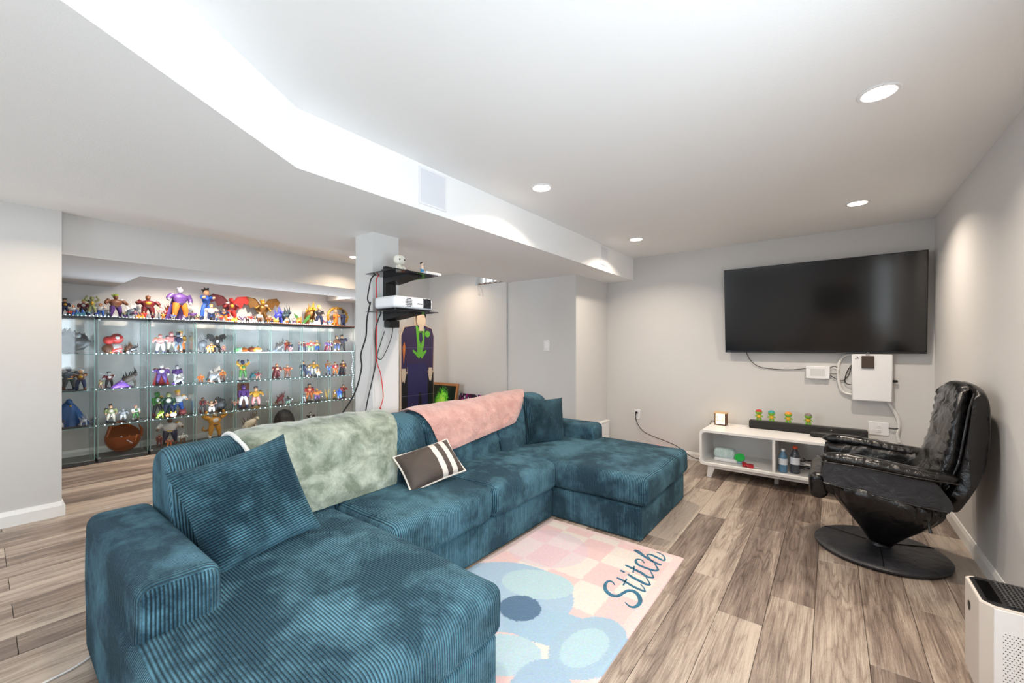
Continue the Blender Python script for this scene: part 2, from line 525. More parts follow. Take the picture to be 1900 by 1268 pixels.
struct('pillar', prism([(-2.856, 1.757), (-2.634, 1.757), (-2.634, 1.985), (-2.856, 1.985)], 0, ZB, 'Z'), WALL, smooth=False)

def base_run(name, p0, p1, nrm, h=0.092, t=0.014):
    """Skirting board from p0 to p1 with a bevelled top; nrm points into the room."""
    d = Vector((p1[0] - p0[0], p1[1] - p0[1], 0)); n = Vector((nrm[0], nrm[1], 0)) * t
    pr = [(0, 0), (1, 0), (1, h * .72), (0.45, h), (0, h)]
    V = []
    for q in (Vector((p0[0], p0[1], 0)), Vector((p1[0], p1[1], 0))):
        for a, z in pr: V.append(tuple(q + n * a + Vector((0, 0, z))))
    m = len(pr); F = [tuple(range(m)), tuple(range(2 * m - 1, m - 1, -1))] + [(i, (i + 1) % m, m + (i + 1) % m, m + i) for i in range(m)]
    return struct(name, (V, F), TRIMW, smooth=False)
base_run('baseboard_right', (XR, YN), (XR, YT), (-1, 0))
base_run('baseboard_far', (-2.328, YT), (XR, YT), (0, -1))
base_run('baseboard_left', (XL, YN), (XL, 0.404), (1, 0), 0.11, 0.018)
base_run('baseboard_left_end', (-4.90, 0.404), (XL + .018, 0.404), (0, 1), 0.11, 0.018)
base_run('baseboard_jog', (-2.328, 4.222), (-2.328, YT), (1, 0))
base_run('baseboard_switch', (-3.33, 4.222), (-2.314, 4.222), (0, -1))
base_run('baseboard_alcove', (XP, YA), (-3.33, YA), (0, -1))
base_run('baseboard_pier', (XP, 3.46), (XP, YA), (1, 0))
base_run('baseboard_niche', (XN, -.6), (XN, YA), (1, 0), 0.11)

# windows: frames and panes
WPANE = glassy('window_glass', (0.97, 0.99, 1, 1))
def window(name, axis, a0, a1, z0, z1, d0, d1, mull):
    """axis 'X': the pane faces +-X and runs a0..a1 in Y; axis 'Y': runs in X. d0..d1 is the frame depth."""
    f = 0.05
    def b(u0, u1, w0, w1, e=0.0):
        return box(d0 + e, d1 - e, u0, u1, w0, w1) if axis == 'X' else box(u0, u1, d0 + e, d1 - e, w0, w1)
    fr = [b(a0, a0 + f, z0, z1), b(a1 - f, a1, z0, z1), b(a0 + f, a1 - f, z0, z0 + f), b(a0 + f, a1 - f, z1 - f, z1)]
    o = struct(name, join(*fr), TRIMW, smooth=False)
    for m in mull: obj('mullion', b(m - .02, m + .02, z0 + f, z1 - f), TRIMW, o, smooth=False)
    e = [a0 + f] + [v for m in mull for v in (m - .02, m + .02)] + [a1 - f]
    mid = (d0 + d1) / 2
    for i in range(0, len(e), 2):
        g = box(mid - .003, mid + .003, e[i], e[i + 1], z0 + f, z1 - f) if axis == 'X' else box(e[i], e[i + 1], mid - .003, mid + .003, z0 + f, z1 - f)
        obj('pane', g, WPANE, o, smooth=False)
    return o
window('window_1', 'X', wy0, wy1, wz0, wz1, XR + .03, XR + .09, [0.22])
window('window_2_added', 'Y', -4.5, -2.8, 0.75, 2.1, YN - .10, YN - .04, [-3.65])  # unseen opening added in the rear wall to let the fill light in
w3 = window('window_3', 'Y', ax0, ax1, az0, ZA, YA + .10, YA + .15, [-3.78, -3.64])
area('daylight_alcove_window', (-3.6, YA + .30, 2.27), (radians(-90), 0, 0), 0.5, 0.2, 3, (0.9, 0.95, 1.0))

# recessed ceiling lights
LENS = emit('warm_lens', (255, 232, 208), 10)
def can(x, y, z, power, label=None, r=0.062, visible=True, col=(1.0, 0.865, 0.72)):
    t = thing('recessed_light', label or 'round white recessed ceiling light', 'ceiling light', (x, y, z), group='recessed ceiling lights')
    obj('trim_ring', lathe([(r + .014, 0), (r + .016, -.003), (r + .010, -.007), (r, -.006), (r - .004, 0.0)], 28, (x, y, z)), WHP, t)
    obj('lens', lathe([(r - .003, -.0035), (r * .5, -.0045), (0.0001, -.005)], 28, (x, y, z)), LENS, t)
    l = area('lamp', (0, 0, -0.012), (0, 0, 0), r * 1.7, 0, power, col, 'DISK', radians(138)); l.parent = t
    return t
PW = 8.5
can(0.165, 2.417, H, PW, 'largest recessed ceiling light, nearest the camera by the right wall')
can(-1.605, 2.417, H, PW, 'recessed ceiling light beside the square grille of the bulkhead')
can(0.16, 4.172, H, PW, 'recessed ceiling light just above the mounted television')
can(-1.60, 4.175, H, PW, 'recessed ceiling light at the far end beside the bulkhead corner')
can(-4.02, 3.77, ZA, 3.6, 'small recessed ceiling light above the suited cardboard cutout', col=(1.0, 0.78, 0.56))
can(-4.40, 2.70, ZA, 4.5, 'recessed ceiling light half hidden by the white pillar', col=(1.0, 0.78, 0.56))
can(-4.10, 0.35, ZA, 5, 'recessed ceiling light above the left wall end', col=(1.0, 0.78, 0.56))
can(-6.25, 1.55, 2.36, 15, 'recessed light over the glass display cases, nearest the left wall')
can(-6.25, 2.55, 2.36, 15, 'added unseen recessed light over the glass display cases, middle one')  # extra lamp hidden by the beam, added to brighten the figurines
can(-6.25, 3.45, 2.36, 15, 'added unseen recessed light over the glass display cases, nearest the alcove')  # also added out of sight, lifts the light inside the cases
can(0.16, 0.66, H, PW, 'recessed ceiling light overhead of the camera near the side window')
can(-0.75, 0.66, H, PW, 'recessed ceiling light overhead between the sofa and side window')
can(0.16, -1.1, H, PW, 'recessed ceiling light at the rear by the side window')

# square white grilles in the bulkhead
GR = plain('grille_white', (222, 224, 230), 0.6)
def grille(y0, y1, z0, z1, label):
    t = thing('wall_grille', label, 'grille', (-1.974, (y0 + y1) / 2, z0), group='white square grilles in the bulkhead')
    x = -1.974
    for g in (box(x, x + .008, y0, y0 + .012, z0, z1), box(x, x + .008, y1 - .012, y1, z0, z1), box(x, x + .008, y0 + .012, y1 - .012, z0, z0 + .012), box(x, x + .008, y0 + .012, y1 - .012, z1 - .012, z1)):
        obj('frame_bar', g, WHP, t, smooth=False)
    obj('mesh_panel', box(x, x + .005, y0 + .012, y1 - .012, z0 + .012, z1 - .012), GR, t, smooth=False)
grille(1.63, 1.855, 2.175, 2.40, 'larger square white grille in the bulkhead, nearer the camera')
grille(4.11, 4.30, 2.20, 2.405, 'smaller square white grille in the bulkhead by the far wall')

# switch and outlets
def plate(name, label, cat, c, w, h, axis, kind):
    """Wall plate; axis 'Y': on a wall facing -Y, its plane at y=c[1]."""
    x, y, z = c
    t = thing(name, label, cat, (x, y, z - h / 2))
    obj('cover_plate', rbox(x - w / 2, x + w / 2, y - .006, y, z - h / 2, z + h / 2, .003), WHP, t)
    if kind == 'switch': obj('rocker', rbox(x - .017, x + .017, y - .010, y - .006, z - .033, z + .033, .002), TRIMW, t)
    else:
        for s in (-1, 1):
            r = obj('socket', rbox(x - .016, x + .016, y - .009, y - .006, z + s * .02 - .014, z + s * .02 + .014, .002), WHP, t)
            for q in (-.006, .006): obj('slot', box(x + q - .001, x + q + .001, y - .0095, y - .0089, z + s * .02 - .004, z + s * .02 + .006), BLKP, r, smooth=False)
    return t
plate('light_switch', 'white rocker light switch on the blue-grey wall behind the sofa', 'light switch', (-2.73, 4.222, 1.32), 0.078, 0.124, 'Y', 'switch')
plate('wall_outlet', 'white outlet with a black plug on the far wall beside the chaise', 'outlet', (-1.924, YT, 0.465), 0.074, 0.12, 'Y', 'outlet')
plate('wall_outlet', 'white double outlet low on the wall behind the recliner', 'outlet', (0.345, YT, 0.555), 0.14, 0.12, 'Y', 'outlet')

# ------------------------------------------------------------------ sectional sofa
def lerp_prof(prof, n):
    """Smooth and resample an open 2D profile to n+1 points."""
    s = smoothpath([(p[0], 0, p[1]) for p in prof], 10); P = [Vector((a[0], a[2])) for a in s]
    L = [0]
    for i in range(1, len(P)): L.append(L[-1] + (P[i] - P[i - 1]).length)
    out = []; j = 0
    for i in range(n + 1):
        d = L[-1] * i / n
        while j < len(L) - 2 and L[j + 1] < d: j += 1
        q = (d - L[j]) / max(1e-9, L[j + 1] - L[j]); out.append(P[j].lerp(P[j + 1], min(1, q)))
    return out

BACK = [(-2.50, .27), (-2.525, .5), (-2.54, .70), (-2.525, .79), (-2.46, .835), (-2.38, .84), (-2.30, .815), (-2.25, .76), (-2.205, .62), (-2.17, .48), (-2.15, .38), (-2.14, .27)]
def back_cushion(y0, y1, seed, lift=0.0):
    pr = lerp_prof(BACK, 44); cx, cz = -2.34, .55; ny = 26; r = 0.05
    V = []; m = len(pr)
    rows = [0, .004, .012, .025, .045] ; L = y1 - y0
    ys = [y0 + d for d in rows] + [y0 + .045 + (L - .09) * i / ny for i in range(1, ny)] + [y1 - d for d in reversed(rows)]
    for y in ys:
        e = min(y - y0, y1 - y); s = 1.0
        if e < r: s = 1 - (1 - sqrt(max(0, 1 - (1 - e / r) ** 2))) * 0.14
        t = (y - y0) / L; bulge = 1 + 0.035 * sin(pi * t)
        for p in pr:
            w = noise.noise(Vector((p.x * 5 + seed * 9, y * 4, p.y * 5))) * .007
            V.append((cx + (p.x - cx) * s * bulge + w, y, cz + (p.y - cz) * s + (lift + .012 * sin(pi * t)) * max(0, (p.y - .5) / .34) + w))
    n = len(ys); F = [(i * m + j, i * m + j + 1, (i + 1) * m + j + 1, (i + 1) * m + j) for i in range(n - 1) for j in range(m - 1)]
    F += [tuple(range(m - 1, -1, -1)), tuple((n - 1) * m + j for j in range(m))]
    F += [(i * m + m - 1, i * m, (i + 1) * m, (i + 1) * m + m - 1) for i in range(n - 1)]
    return V, F

sofa = thing('sectional_sofa', 'large teal blue corduroy U-shaped sectional sofa with two chaises', 'sofa', (-1.8, 2.0, 0))
def sb(name, x0, x1, y0, y1, z0, z1, r, puff=(0, 0, 0), amp=.0, n=(10, 10, 4), mat=None, seed=0, freq=4):
    return obj(name, soft((x0 + x1) / 2, (y0 + y1) / 2, (z0 + z1) / 2, x1 - x0, y1 - y0, z1 - z0, r, n, puff, amp, freq, seed), mat or CORD, sofa, angle=60)
sb('base', -2.53, -0.995, .315, 1.20, .004, .226, .018)
sb('base', -2.53, -1.69, 1.20, 2.70, .004, .226, .018)
sb('base', -2.53, -1.0, 2.70, 3.71, .004, .226, .018)
sb('arm', -2.54, -1.605, .285, .505, .004, .585, .045, (.004, .006, .008), .004, (16, 6, 10), CORDX, 1)
sb('arm', -2.54, -1.745, 3.49, 3.71, .004, .572, .045, (.004, .006, .008), .004, (14, 6, 10), CORDX, 2)
sb('seat_cushion', -2.25, -0.965, .275, 1.208, .238, .425, .045, (.012, .010, .022), .010, (26, 20, 5), None, 3)
sb('seat_cushion', -2.25, -1.645, 1.218, 1.950, .238, .435, .045, (.014, .006, .022), .008, (16, 18, 5), None, 4)
sb('seat_cushion', -2.25, -1.645, 1.960, 2.688, .238, .435, .045, (.014, .006, .022), .008, (16, 18, 5), None, 5)
sb('seat_cushion', -2.25, -0.97, 2.696, 3.73, .238, .430, .045, (.012, .010, .018), .010, (26, 20, 5), CORDX, 6)
for i, (a, b) in enumerate(((.50, 1.215), (1.215, 1.905), (1.905, 2.66), (2.66, 3.50))):
    obj('back_cushion', back_cushion(a + .002, b - .002, i), CORD, sofa, angle=60)

# blankets draped over the back
def throw(name, label, mat, edge0, edge1, s0, s1, seed, thick=.012, off=.016, ridge=.012, hem=None, lift=None, ny=70, ns=60):
    """Cloth that follows the back profile; edge0/edge1 give y at the back end, the top and the front hem; s0,s1 the run along the profile."""
    pr = lerp_prof(BACK[1:11], 200)
    def P(s):
        f = max(0, min(1, s)) * 200; i = min(199, int(f)); p = pr[i].lerp(pr[i + 1], f - i); d = (pr[min(200, i + 1)] - pr[max(0, i - 1)]).normalized()
        return p, Vector((-d.y, d.x))
    def q3(e, t):
        return e[0] + (e[1] - e[0]) * min(1, t * 2) if t < .5 else e[1] + (e[2] - e[1]) * (t * 2 - 1)
    def surf(u, v, o):
        y = q3(edge0, u) * (1 - v) + q3(edge1, u) * v
        end = (s1[0] * (1 - v) + s1[1] * v); s = s0 + (end - s0) * u
        p, n = P(s)
        y += .010 * noise.noise(Vector((u * 5 + seed, v * 3, 2.2)))
        w = ridge * (noise.noise(Vector((u * 5 + seed * 3, v * 6, 1.3))) + .6 * noise.noise(Vector((u * 14, v * 13 + seed, 4.1))))
        w += .004 * abs(sin(v * 9 + 3 * noise.noise(Vector((u * 3, v * 2, seed)))))
        ed = min(u, 1 - u, v, 1 - v); th = thick * min(1, .25 + ed * 14)
        L = (lift(u, v) if lift else 0)
        d = off + max(0, w + ridge * .6) + (th if o else 0)
        return (p.x + n.x * d, y, p.y + n.y * d + L)
    top = grid(lambda u, v: surf(u, v, True), ns, ny); bot = grid(lambda u, v: surf(u, v, False), ns, ny)
    m = ny + 1; rim = [i * m for i in range(ns + 1)]; rim2 = [i * m + ny for i in range(ns + 1)]; N = len(top[0])
    F = [tuple(reversed(f)) for f in top[1]] + [tuple(i + N for i in f) for f in bot[1]]
    for i in range(ns):
        F.append((rim[i], rim[i] + N, rim[i + 1] + N, rim[i + 1])); F.append((rim2[i], rim2[i + 1], rim2[i + 1] + N, rim2[i] + N))
    for j in range(ny):
        F.append((j, j + 1, j + 1 + N, j + N)); k = ns * m + j; F.append((k, k + N, k + 1 + N, k + 1))
    o = obj(name, (top[0] + bot[0], F), mat, angle=70)
    return tag(o, label, 'blanket')
SAGE = plush('sage_plush', (92, 104, 88), (186, 194, 180), 7, 80)
throw('throw_blanket', 'sage green plush throw blanket draped over the sofa back by the pillar', SAGE, (.80, .79, .99), (1.70, 1.69, 1.60), .12, (.94, .93), 3, .016, .014, .014)
HEMW = plush('white_fleece', (205, 205, 200), (238, 238, 234), 8, 140)
PINK = plush('pink_plush', (172, 124, 118), (216, 174, 166), 9, 70, lo=.3, hi=.7, bump=1.0)
throw('throw_blanket', 'pink fluffy throw blanket draped over the far end of the sofa back', PINK, (1.90, 1.88, 2.03), (3.34, 3.30, 2.88), .10, (.83, .74), 8, .014, .006, .010,
      lift=lambda u, v: .055 * max(0, v - .45) * sin(pi * min(1, u * 1.15)))
# folded white fleece edge showing at the near end of the sage blanket
def edge_strip():
    pr = lerp_prof(BACK[1:11], 80); pts = []
    for i in range(16, 56):
        p = pr[i]; d = (pr[i + 1] - pr[i - 1]).normalized(); n = Vector((-d.y, d.x)) * .022
        pts.append((p.x + n.x, .787 + .12 * max(0, (i - 40) / 40), p.y + n.y))
    return pts
o = obj('blanket_edge', tube(edge_strip(), .011, 8), HEMW)
for q in [x for x in C.objects if x.name.startswith('throw_blanket')]:
    if 'sage' in q['label']: o.parent = q

# cushions
def pillow_geo(w, h, t, seed=0, n=26, pinch=.10, droop=0.0):
    """Square cushion in the local XY plane, thickness along Z."""
    def side(sg):
        def f(u, v):
            a, b = u * 2 - 1, v * 2 - 1
            e = (1 - a * a) * (1 - b * b); z = t * (max(0, e) ** .42)
            k = 1 - pinch * (1 - abs(b) ** 2) * abs(a) ** 3; l = 1 - pinch * (1 - abs(a) ** 2) * abs(b) ** 3
            wv = noise.noise(Vector((a * 2.2 + seed, b * 2.2, sg))) * .012 * max(0, e)
            return (a * w / 2 * k, b * h / 2 * l, sg * z + wv + droop * a * b)
        return f
    A = grid(side(1), n, n); B = grid(side(-1), n, n); N = len(A[0])
    V = A[0] + B[0]; F = list(A[1]) + [tuple(i + N for i in reversed(f)) for f in B[1]]
    return V, F

def place_pillow(name, label, geo, mat, c, xdir, ydir, fm=None):
    """Put a flat cushion at c with its local x and y axes along the given world directions."""
    X = Vector(xdir).normalized(); Y = Vector(ydir); Y = (Y - X * Y.dot(X)).normalized(); Z = X.cross(Y)
    M = Matrix((X, Y, Z)).transposed().to_4x4(); M.translation = Vector(c)
    o = obj(name, geo, mat, fm=fm, angle=80); o.matrix_world = M
    return tag(o, label, 'cushion')
place_pillow('throw_pillow', 'large teal corduroy cushion leaning on the near sofa arm and back', pillow_geo(.46, .47, .095, 1), CORDP, (-1.97, .715, .640), (-.02, .44, .075), (-.20, -.05, .42))
place_pillow('throw_pillow', 'teal corduroy cushion in the far corner against the pink blanket', pillow_geo(.43, .43, .085, 4), CORDP2, (-2.095, 3.20, .625), (.17, .38, -.03), (-.07, .06, .42))

def striped():
    t = NT('brown_striped_cloth'); s = t.add('ShaderNodeSeparateXYZ'); t.link(t.coord(), s.inputs[0])
    u = t.math('DIVIDE', s.outputs[0], .42)
    def band(c, w): return t.math('LESS_THAN', t.math('ABSOLUTE', t.math('SUBTRACT', u, c)), w)
    wv = t.math('MAXIMUM', band(.11, .045), t.math('MAXIMUM', band(.29, .045), band(.485, .035)))
    t.set(.7, sheen=.25, col=t.mix(wv, srgb(66, 56, 50), srgb(206, 198, 190)))
    t.bump(t.noise(60, 3, .6, t.coord()), .3, .004)
    MATS['stripe'] = t.m; return t.m
pg = pillow_geo(.40, .255, .062, 7, 24, .06)
o = place_pillow('accent_pillow', 'small dark brown cushion with cream stripes and piping on the middle seat', pg, striped(), (-2.02, 1.765, .558), (.055, .33, .045), (-.20, .05, .21))
n = 24; rim = []
for k in range(n): rim.append((k, 0))
for k in range(n): rim.append((n, k))
for k in range(n): rim.append((n - k, n))
for k in range(n): rim.append((0, n - k))
pp = [pg[0][i * (n + 1) + j] for i, j in rim]; pp.append(pp[0])
pz = obj('piping', tube(pp, .006, 6), plain('cream_piping', (214, 206, 196), .8)); pz.parent = o

# ------------------------------------------------------------------ rug
RX0, RX1, RY0, RY1 = -1.68, -0.715, 1.09, 2.655
def rug():
    import numpy as np
    nx, ny = 200, 320
    xs = np.linspace(RX0, RX1, nx + 1); ys = np.linspace(RY0, RY1, ny + 1)
    X, Y = np.meshgrid(xs, ys, indexing='ij')
    rs = np.random.RandomState(3)
    e = np.minimum(np.minimum(X - RX0, RX1 - X), np.minimum(Y - RY0, RY1 - Y))
    Z = .0125 * np.clip(e / .012, .15, 1) ** .5 + rs.uniform(-.0008, .0008, X.shape)
    jx = X + rs.normal(0, .0022, X.shape); jy = Y + rs.normal(0, .0022, X.shape)
    def L(r, g, b): return np.array(srgb(r, g, b)[:3])
    col = np.zeros(X.shape + (3,)); col[:] = L(240, 214, 208)
    # checks of pink, cream and lilac
    ci = np.floor((jx - RX0) / .193).astype(int); cj = np.floor((jy - RY0) / .24).astype(int)
    cream = (ci + cj) % 2 == 0
    col[cream] = L(240, 228, 218); col[~cream] = L(240, 200, 198)
    lil = ((jx + 1.45) ** 2 / .07 + (jy - 2.25) ** 2 / .06) < 1
    col[lil] = .5 * col[lil] + .5 * L(222, 196, 216)
    bord = e < .05
    col[bord] = L(242, 212, 208)
    # soft blue pebble shapes
    def blob(cx, cy, a, b, ang, rgb, k=1.0):
        c, s = cos(ang), sin(ang); u = ((jx - cx) * c + (jy - cy) * s) / a; v = (-(jx - cx) * s + (jy - cy) * c) / b
        m = (u * u + v * v) < 1; col[m] = (1 - k) * col[m] + k * L(*rgb)
    blob(-1.36, 1.70, .36, .30, .3, (164, 196, 222))
    blob(-1.27, 1.87, .20, .135, .35, (182, 216, 226))
    blob(-1.02, 1.62, .24, .12, .35, (158, 194, 220))
    blob(-.83, 1.62, .145, .22, -.1, (160, 192, 216))
    blob(-.84, 1.60, .085, .14, -.1, (178, 212, 224))
    blob(-1.10, 1.35, .17, .12, .6, (182, 212, 224))
    blob(-.86, 1.27, .12, .19, .25, (156, 188, 214))
    blob(-1.22, 1.645, .105, .10, .2, (36, 98, 140))
    for c in (0, 1, 2): col[..., c] *= .70 * (1 + rs.normal(0, .06, X.shape))
    V = np.stack([X, Y, Z], -1).reshape(-1, 3); col = np.clip(col, 0, 1).reshape(-1, 3)
    I = np.arange((nx + 1) * (ny + 1)).reshape(nx + 1, ny + 1)
    F = np.stack([I[:-1, :-1], I[1:, :-1], I[1:, 1:], I[:-1, 1:]], -1).reshape(-1, 4)
    skirt = []
    V = V.tolist(); F = F.tolist(); n0 = len(V)
    ring = list(I[:, 0]) + list(I[-1, 1:]) + list(I[::-1, -1][1:]) + list(I[0, ::-1][1:-1])
    for i in ring: V.append([V[i][0], V[i][1], 0.0005])
    for k in range(len(ring)): F.append([ring[(k + 1) % len(ring)], ring[k], n0 + k, n0 + (k + 1) % len(ring)])
    F.append([n0 + k for k in reversed(range(len(ring)))])
    t = NT('printed_pile'); at = t.add('ShaderNodeAttribute', attribute_name='dye')
    fn = t.noise(420, 3, .7, t.coord())
    t.set(.95, spec=.1, sheen=.3, col=t.mix(t.math('MULTIPLY', fn, .18), at.outputs['Color'], (.70, .67, .65, 1)))
    t.bump(fn, .5, .004)
    o = obj('rug', (V, F), t.m, smooth=True, angle=80)
    ca = o.data.color_attributes.new('dye', 'FLOAT_COLOR', 'POINT')
    full = np.ones((len(V), 4)); full[:n0, :3] = col; full[n0:, :3] = L(240, 205, 200)
    ca.data.foreach_set('color', full.ravel())
    return tag(o, 'pink and blue pile rug with dark teal script lettering in front of the sofa', 'rug')
rg_o = rug()
STROKES = [('S', [(-0.929, 2.114, 0.0026), (-0.951, 2.133, 0.0049), (-0.971, 2.127, 0.0064), (-0.973, 2.093, 0.0086), (-0.957, 2.054, 0.0106), (-0.931, 2.029, 0.0119), (-0.898, 2.018, 0.0117), (-0.875, 2.033, 0.0099), (-0.864, 2.072, 0.0083), (-0.852, 2.108, 0.0098), (-0.827, 2.121, 0.0116), (-0.798, 2.108, 0.0118), (-0.773, 2.073, 0.0116), (-0.764, 2.035, 0.01), (-0.772, 1.996, 0.0078), (-0.794, 1.986, 0.0051), (-0.824, 2.002, 0.0024)]), ('t', [(-0.948, 2.188, 0.0057), (-0.903, 2.181, 0.0076), (-0.849, 2.163, 0.0081), (-0.804, 2.156, 0.008), (-0.776, 2.154, 0.0047)]), ('t', [(-0.776, 2.154, 0.0047), (-0.792, 2.181, 0.0037), (-0.819, 2.205, 0.0026)]), ('t', [(-0.901, 2.21, 0.0046), (-0.891, 2.14, 0.0045)]), ('i', [(-0.913, 2.261, 0.0066), (-0.874, 2.244, 0.01), (-0.833, 2.234, 0.0102), (-0.799, 2.225, 0.0093), (-0.777, 2.231, 0.0063)]), ('i', [(-0.777, 2.231, 0.0056), (-0.791, 2.254, 0.0041), (-0.821, 2.292, 0.0031)]), ('i', [(-0.963, 2.273, 0.0071), (-0.937, 2.266, 0.0071)]), ('t', [(-0.964, 2.345, 0.0057), (-0.917, 2.336, 0.0092), (-0.859, 2.321, 0.0098), (-0.817, 2.302, 0.0096), (-0.787, 2.315, 0.0065)]), ('t', [(-0.787, 2.315, 0.0058), (-0.8, 2.337, 0.0043), (-0.83, 2.38, 0.0032)]), ('t', [(-0.918, 2.365, 0.0048), (-0.897, 2.295, 0.0043)]), ('c', [(-0.883, 2.436, 0.0029), (-0.907, 2.461, 0.0046), (-0.932, 2.454, 0.0062), (-0.931, 2.426, 0.0083), (-0.907, 2.397, 0.0093), (-0.867, 2.389, 0.0092), (-0.831, 2.387, 0.0091), (-0.801, 2.393, 0.0087), (-0.794, 2.414, 0.0068)]), ('c', [(-0.794, 2.414, 0.006), (-0.811, 2.44, 0.0048), (-0.83, 2.464, 0.0037)]), ('h', [(-0.989, 2.553, 0.0074), (-0.926, 2.522, 0.0098), (-0.872, 2.496, 0.01), (-0.823, 2.478, 0.0094), (-0.795, 2.476, 0.0069)]), ('h', [(-0.989, 2.557, 0.0035), (-0.96, 2.557, 0.0035), (-0.919, 2.527, 0.0034)]), ('h', [(-0.843, 2.478, 0.0033), (-0.884, 2.516, 0.0042), (-0.903, 2.544, 0.0055), (-0.888, 2.56, 0.0085), (-0.839, 2.547, 0.0092), (-0.806, 2.537, 0.0079), (-0.8, 2.556, 0.0058), (-0.819, 2.592, 0.0042), (-0.846, 2.61, 0.003), (-0.867, 2.611, 0.0026)])]
def ribbon(pts, z):
    s = smoothpath([(p[0], p[1], p[2]) for p in pts], 6); V = []; F = []
    for i, p in enumerate(s):
        a = s[max(0, i - 1)]; b = s[min(len(s) - 1, i + 1)]; dx, dy = b[0] - a[0], b[1] - a[1]; l = sqrt(dx * dx + dy * dy) or 1
        w = max(.0015, p[2]); nx, ny = -dy / l * w, dx / l * w
        V += [(p[0] + nx, p[1] + ny, z - .003), (p[0] + nx * .8, p[1] + ny * .8, z), (p[0] - nx * .8, p[1] - ny * .8, z), (p[0] - nx, p[1] - ny, z - .003)]
    for i in range(len(s) - 1):
        for k in range(3): F.append((i * 4 + k + 1, i * 4 + k, i * 4 + 4 + k, i * 4 + 5 + k))
    F += [(0, 1, 2, 3), tuple(len(V) - 4 + k for k in (3, 2, 1, 0))]
    return V, F
TEALP = plush('dark_teal_pile', (34, 84, 110), (58, 114, 140), 30, 300, sheen=.2)
LETT = [('S', [0]), ('t', [1, 2, 3]), ('i', [4, 5, 6]), ('t', [7, 8, 9]), ('c', [10, 11]), ('h', [12, 13, 14])]
for n_, ids in LETT:
    obj('letter', join(*[ribbon(STROKES[i][1], .0155) for i in ids]), TEALP, rg_o, world=False)

# ------------------------------------------------------------------ television and the things on the far wall
tv = thing('television', 'large black flat television mounted on the far wall', 'television', (-.13, 5.02, 1.25))
tx0, tx1, tz0, tz1 = -.915, .652, 1.247, 2.135
obj('back_housing', rbox(tx0 + .25, tx1 - .25, 5.015, 5.042, tz0 + .12, tz1 - .3, .01), BLKP, tv)
obj('panel', rbox(tx0, tx1, 4.992, 5.018, tz0, tz1, .003), BLKP, tv)
def screen_mat():
    t = NT('tv_screen'); t.set(.11, spec=.5, col=(0.008, 0.008, 0.009, 1)); t.b.inputs['IOR'].default_value = 1.6
    return t.m
obj('screen', box(tx0 + .008, tx1 - .008, 4.9905, 4.992, tz0 + .022, tz1 - .008), screen_mat(), tv, smooth=False)
obj('bottom_bezel', box(tx0 + .004, tx1 - .004, 4.989, 4.992, tz0 + .003, tz0 + .014), plain('dark_chrome', (70, 72, 76), .25, .8), tv, smooth=False)
tv.rotation_euler = (radians(5.0), 0, 0)
obj('logo_badge', box(tx0 + .02, tx0 + .05, 4.9885, 4.990, tz0 + .014, tz0 + .020), ALU, tv, smooth=False)

# wall-mounted game console: white slab, dark seam, small emblem
gc = thing('game_console', 'white slab game console hung on the wall under the television', 'game console', (.29, 5.0, .81))
obj('rear_half', rbox(.155, .430, 5.015, 5.055, .815, 1.232, .006), WHP, gc)
obj('seam', rbox(.160, .427, 5.006, 5.015, .820, 1.228, .002), BLKP, gc)
obj('front_half', rbox(.150, .433, 4.985, 5.006, .808, 1.238, .008), WHP, gc)
EMB = plain('emblem_grey', (40, 42, 48), .5)
def emblem(x, z, s, y):
    P1 = [(0, -.9), (.0, .9), (.55, .75), (.75, .3), (.5, .05), (.3, .0), (.3, .5), (.22, .5), (.22, -.75)]
    ell = lambda cx, cz, a, b, h: [(cx + a * cos(k * pi / 8), cz + b * sin(k * pi / 8)) for k in range(16)]
    gs = [prism([(x + p[0] * s, z + p[1] * s) for p in P1], y, y - .0012, 'Y')]
    gs.append(prism([(x + p[0] * s, z + p[1] * s) for p in ell(-.55, -.45, .5, .17, 0)], y, y - .0012, 'Y'))
    gs.append(prism([(x + p[0] * s, z + p[1] * s) for p in ell(.8, -.45, .42, .16, 0)], y, y - .0012, 'Y'))
    return join(*gs)
obj('emblem', emblem(.187, 1.203, .014, 4.985), EMB, gc, smooth=False)
us = thing('usb_stick', 'small black plug sticking out of the wall console side', 'plug', (.455, 5.03, .98))
obj('stick_body', rbox(.435, .466, 5.022, 5.040, .985, 1.008, .003), BLKP, us)
obj('stick_cap', rbox(.466, .471, 5.024, 5.038, .987, 1.006, .002), EMB, us)
ct = thing('hanging_tag', 'dark brown square tag hanging in front of the white console', 'tag', (.275, 4.98, 1.10))
obj('tag_card', rbox(.220, .308, 4.972, 4.981, 1.108, 1.222, .003), plain('brown_felt', (74, 62, 54), .85, bump=.4), ct)
obj('tag_loop', tube(smoothpath([(.262, 4.977, 1.222), (.254, 4.977, 1.240), (.266, 4.980, 1.252), (.275, 4.977, 1.240), (.268, 4.977, 1.222)]), .003, 6), ALU, ct)
pb = thing('power_adapter', 'white power adapter with cables fixed on the wall below the television', 'power adapter', (-.105, 5.03, .99))
obj('adapter_body', rbox(-.20, -.012, 5.022, 5.058, .992, 1.116, .006), WHP, pb)
obj('label_sticker', box(-.165, -.05, 5.0212, 5.022, 1.02, 1.09), plain('sticker_grey', (214, 214, 214), .6), pb, smooth=False)
BLKC = plain('black_cable', (26, 24, 24), .5); WHC = plain('white_cable', (226, 224, 222), .5); REDC = plain('red_cable', (196, 44, 44), .5)
def cable(name, label, pts, r, mat, sub=6):
    o = obj(name, tube(smoothpath(pts, sub), r, 6), mat); return tag(o, label, 'cable')
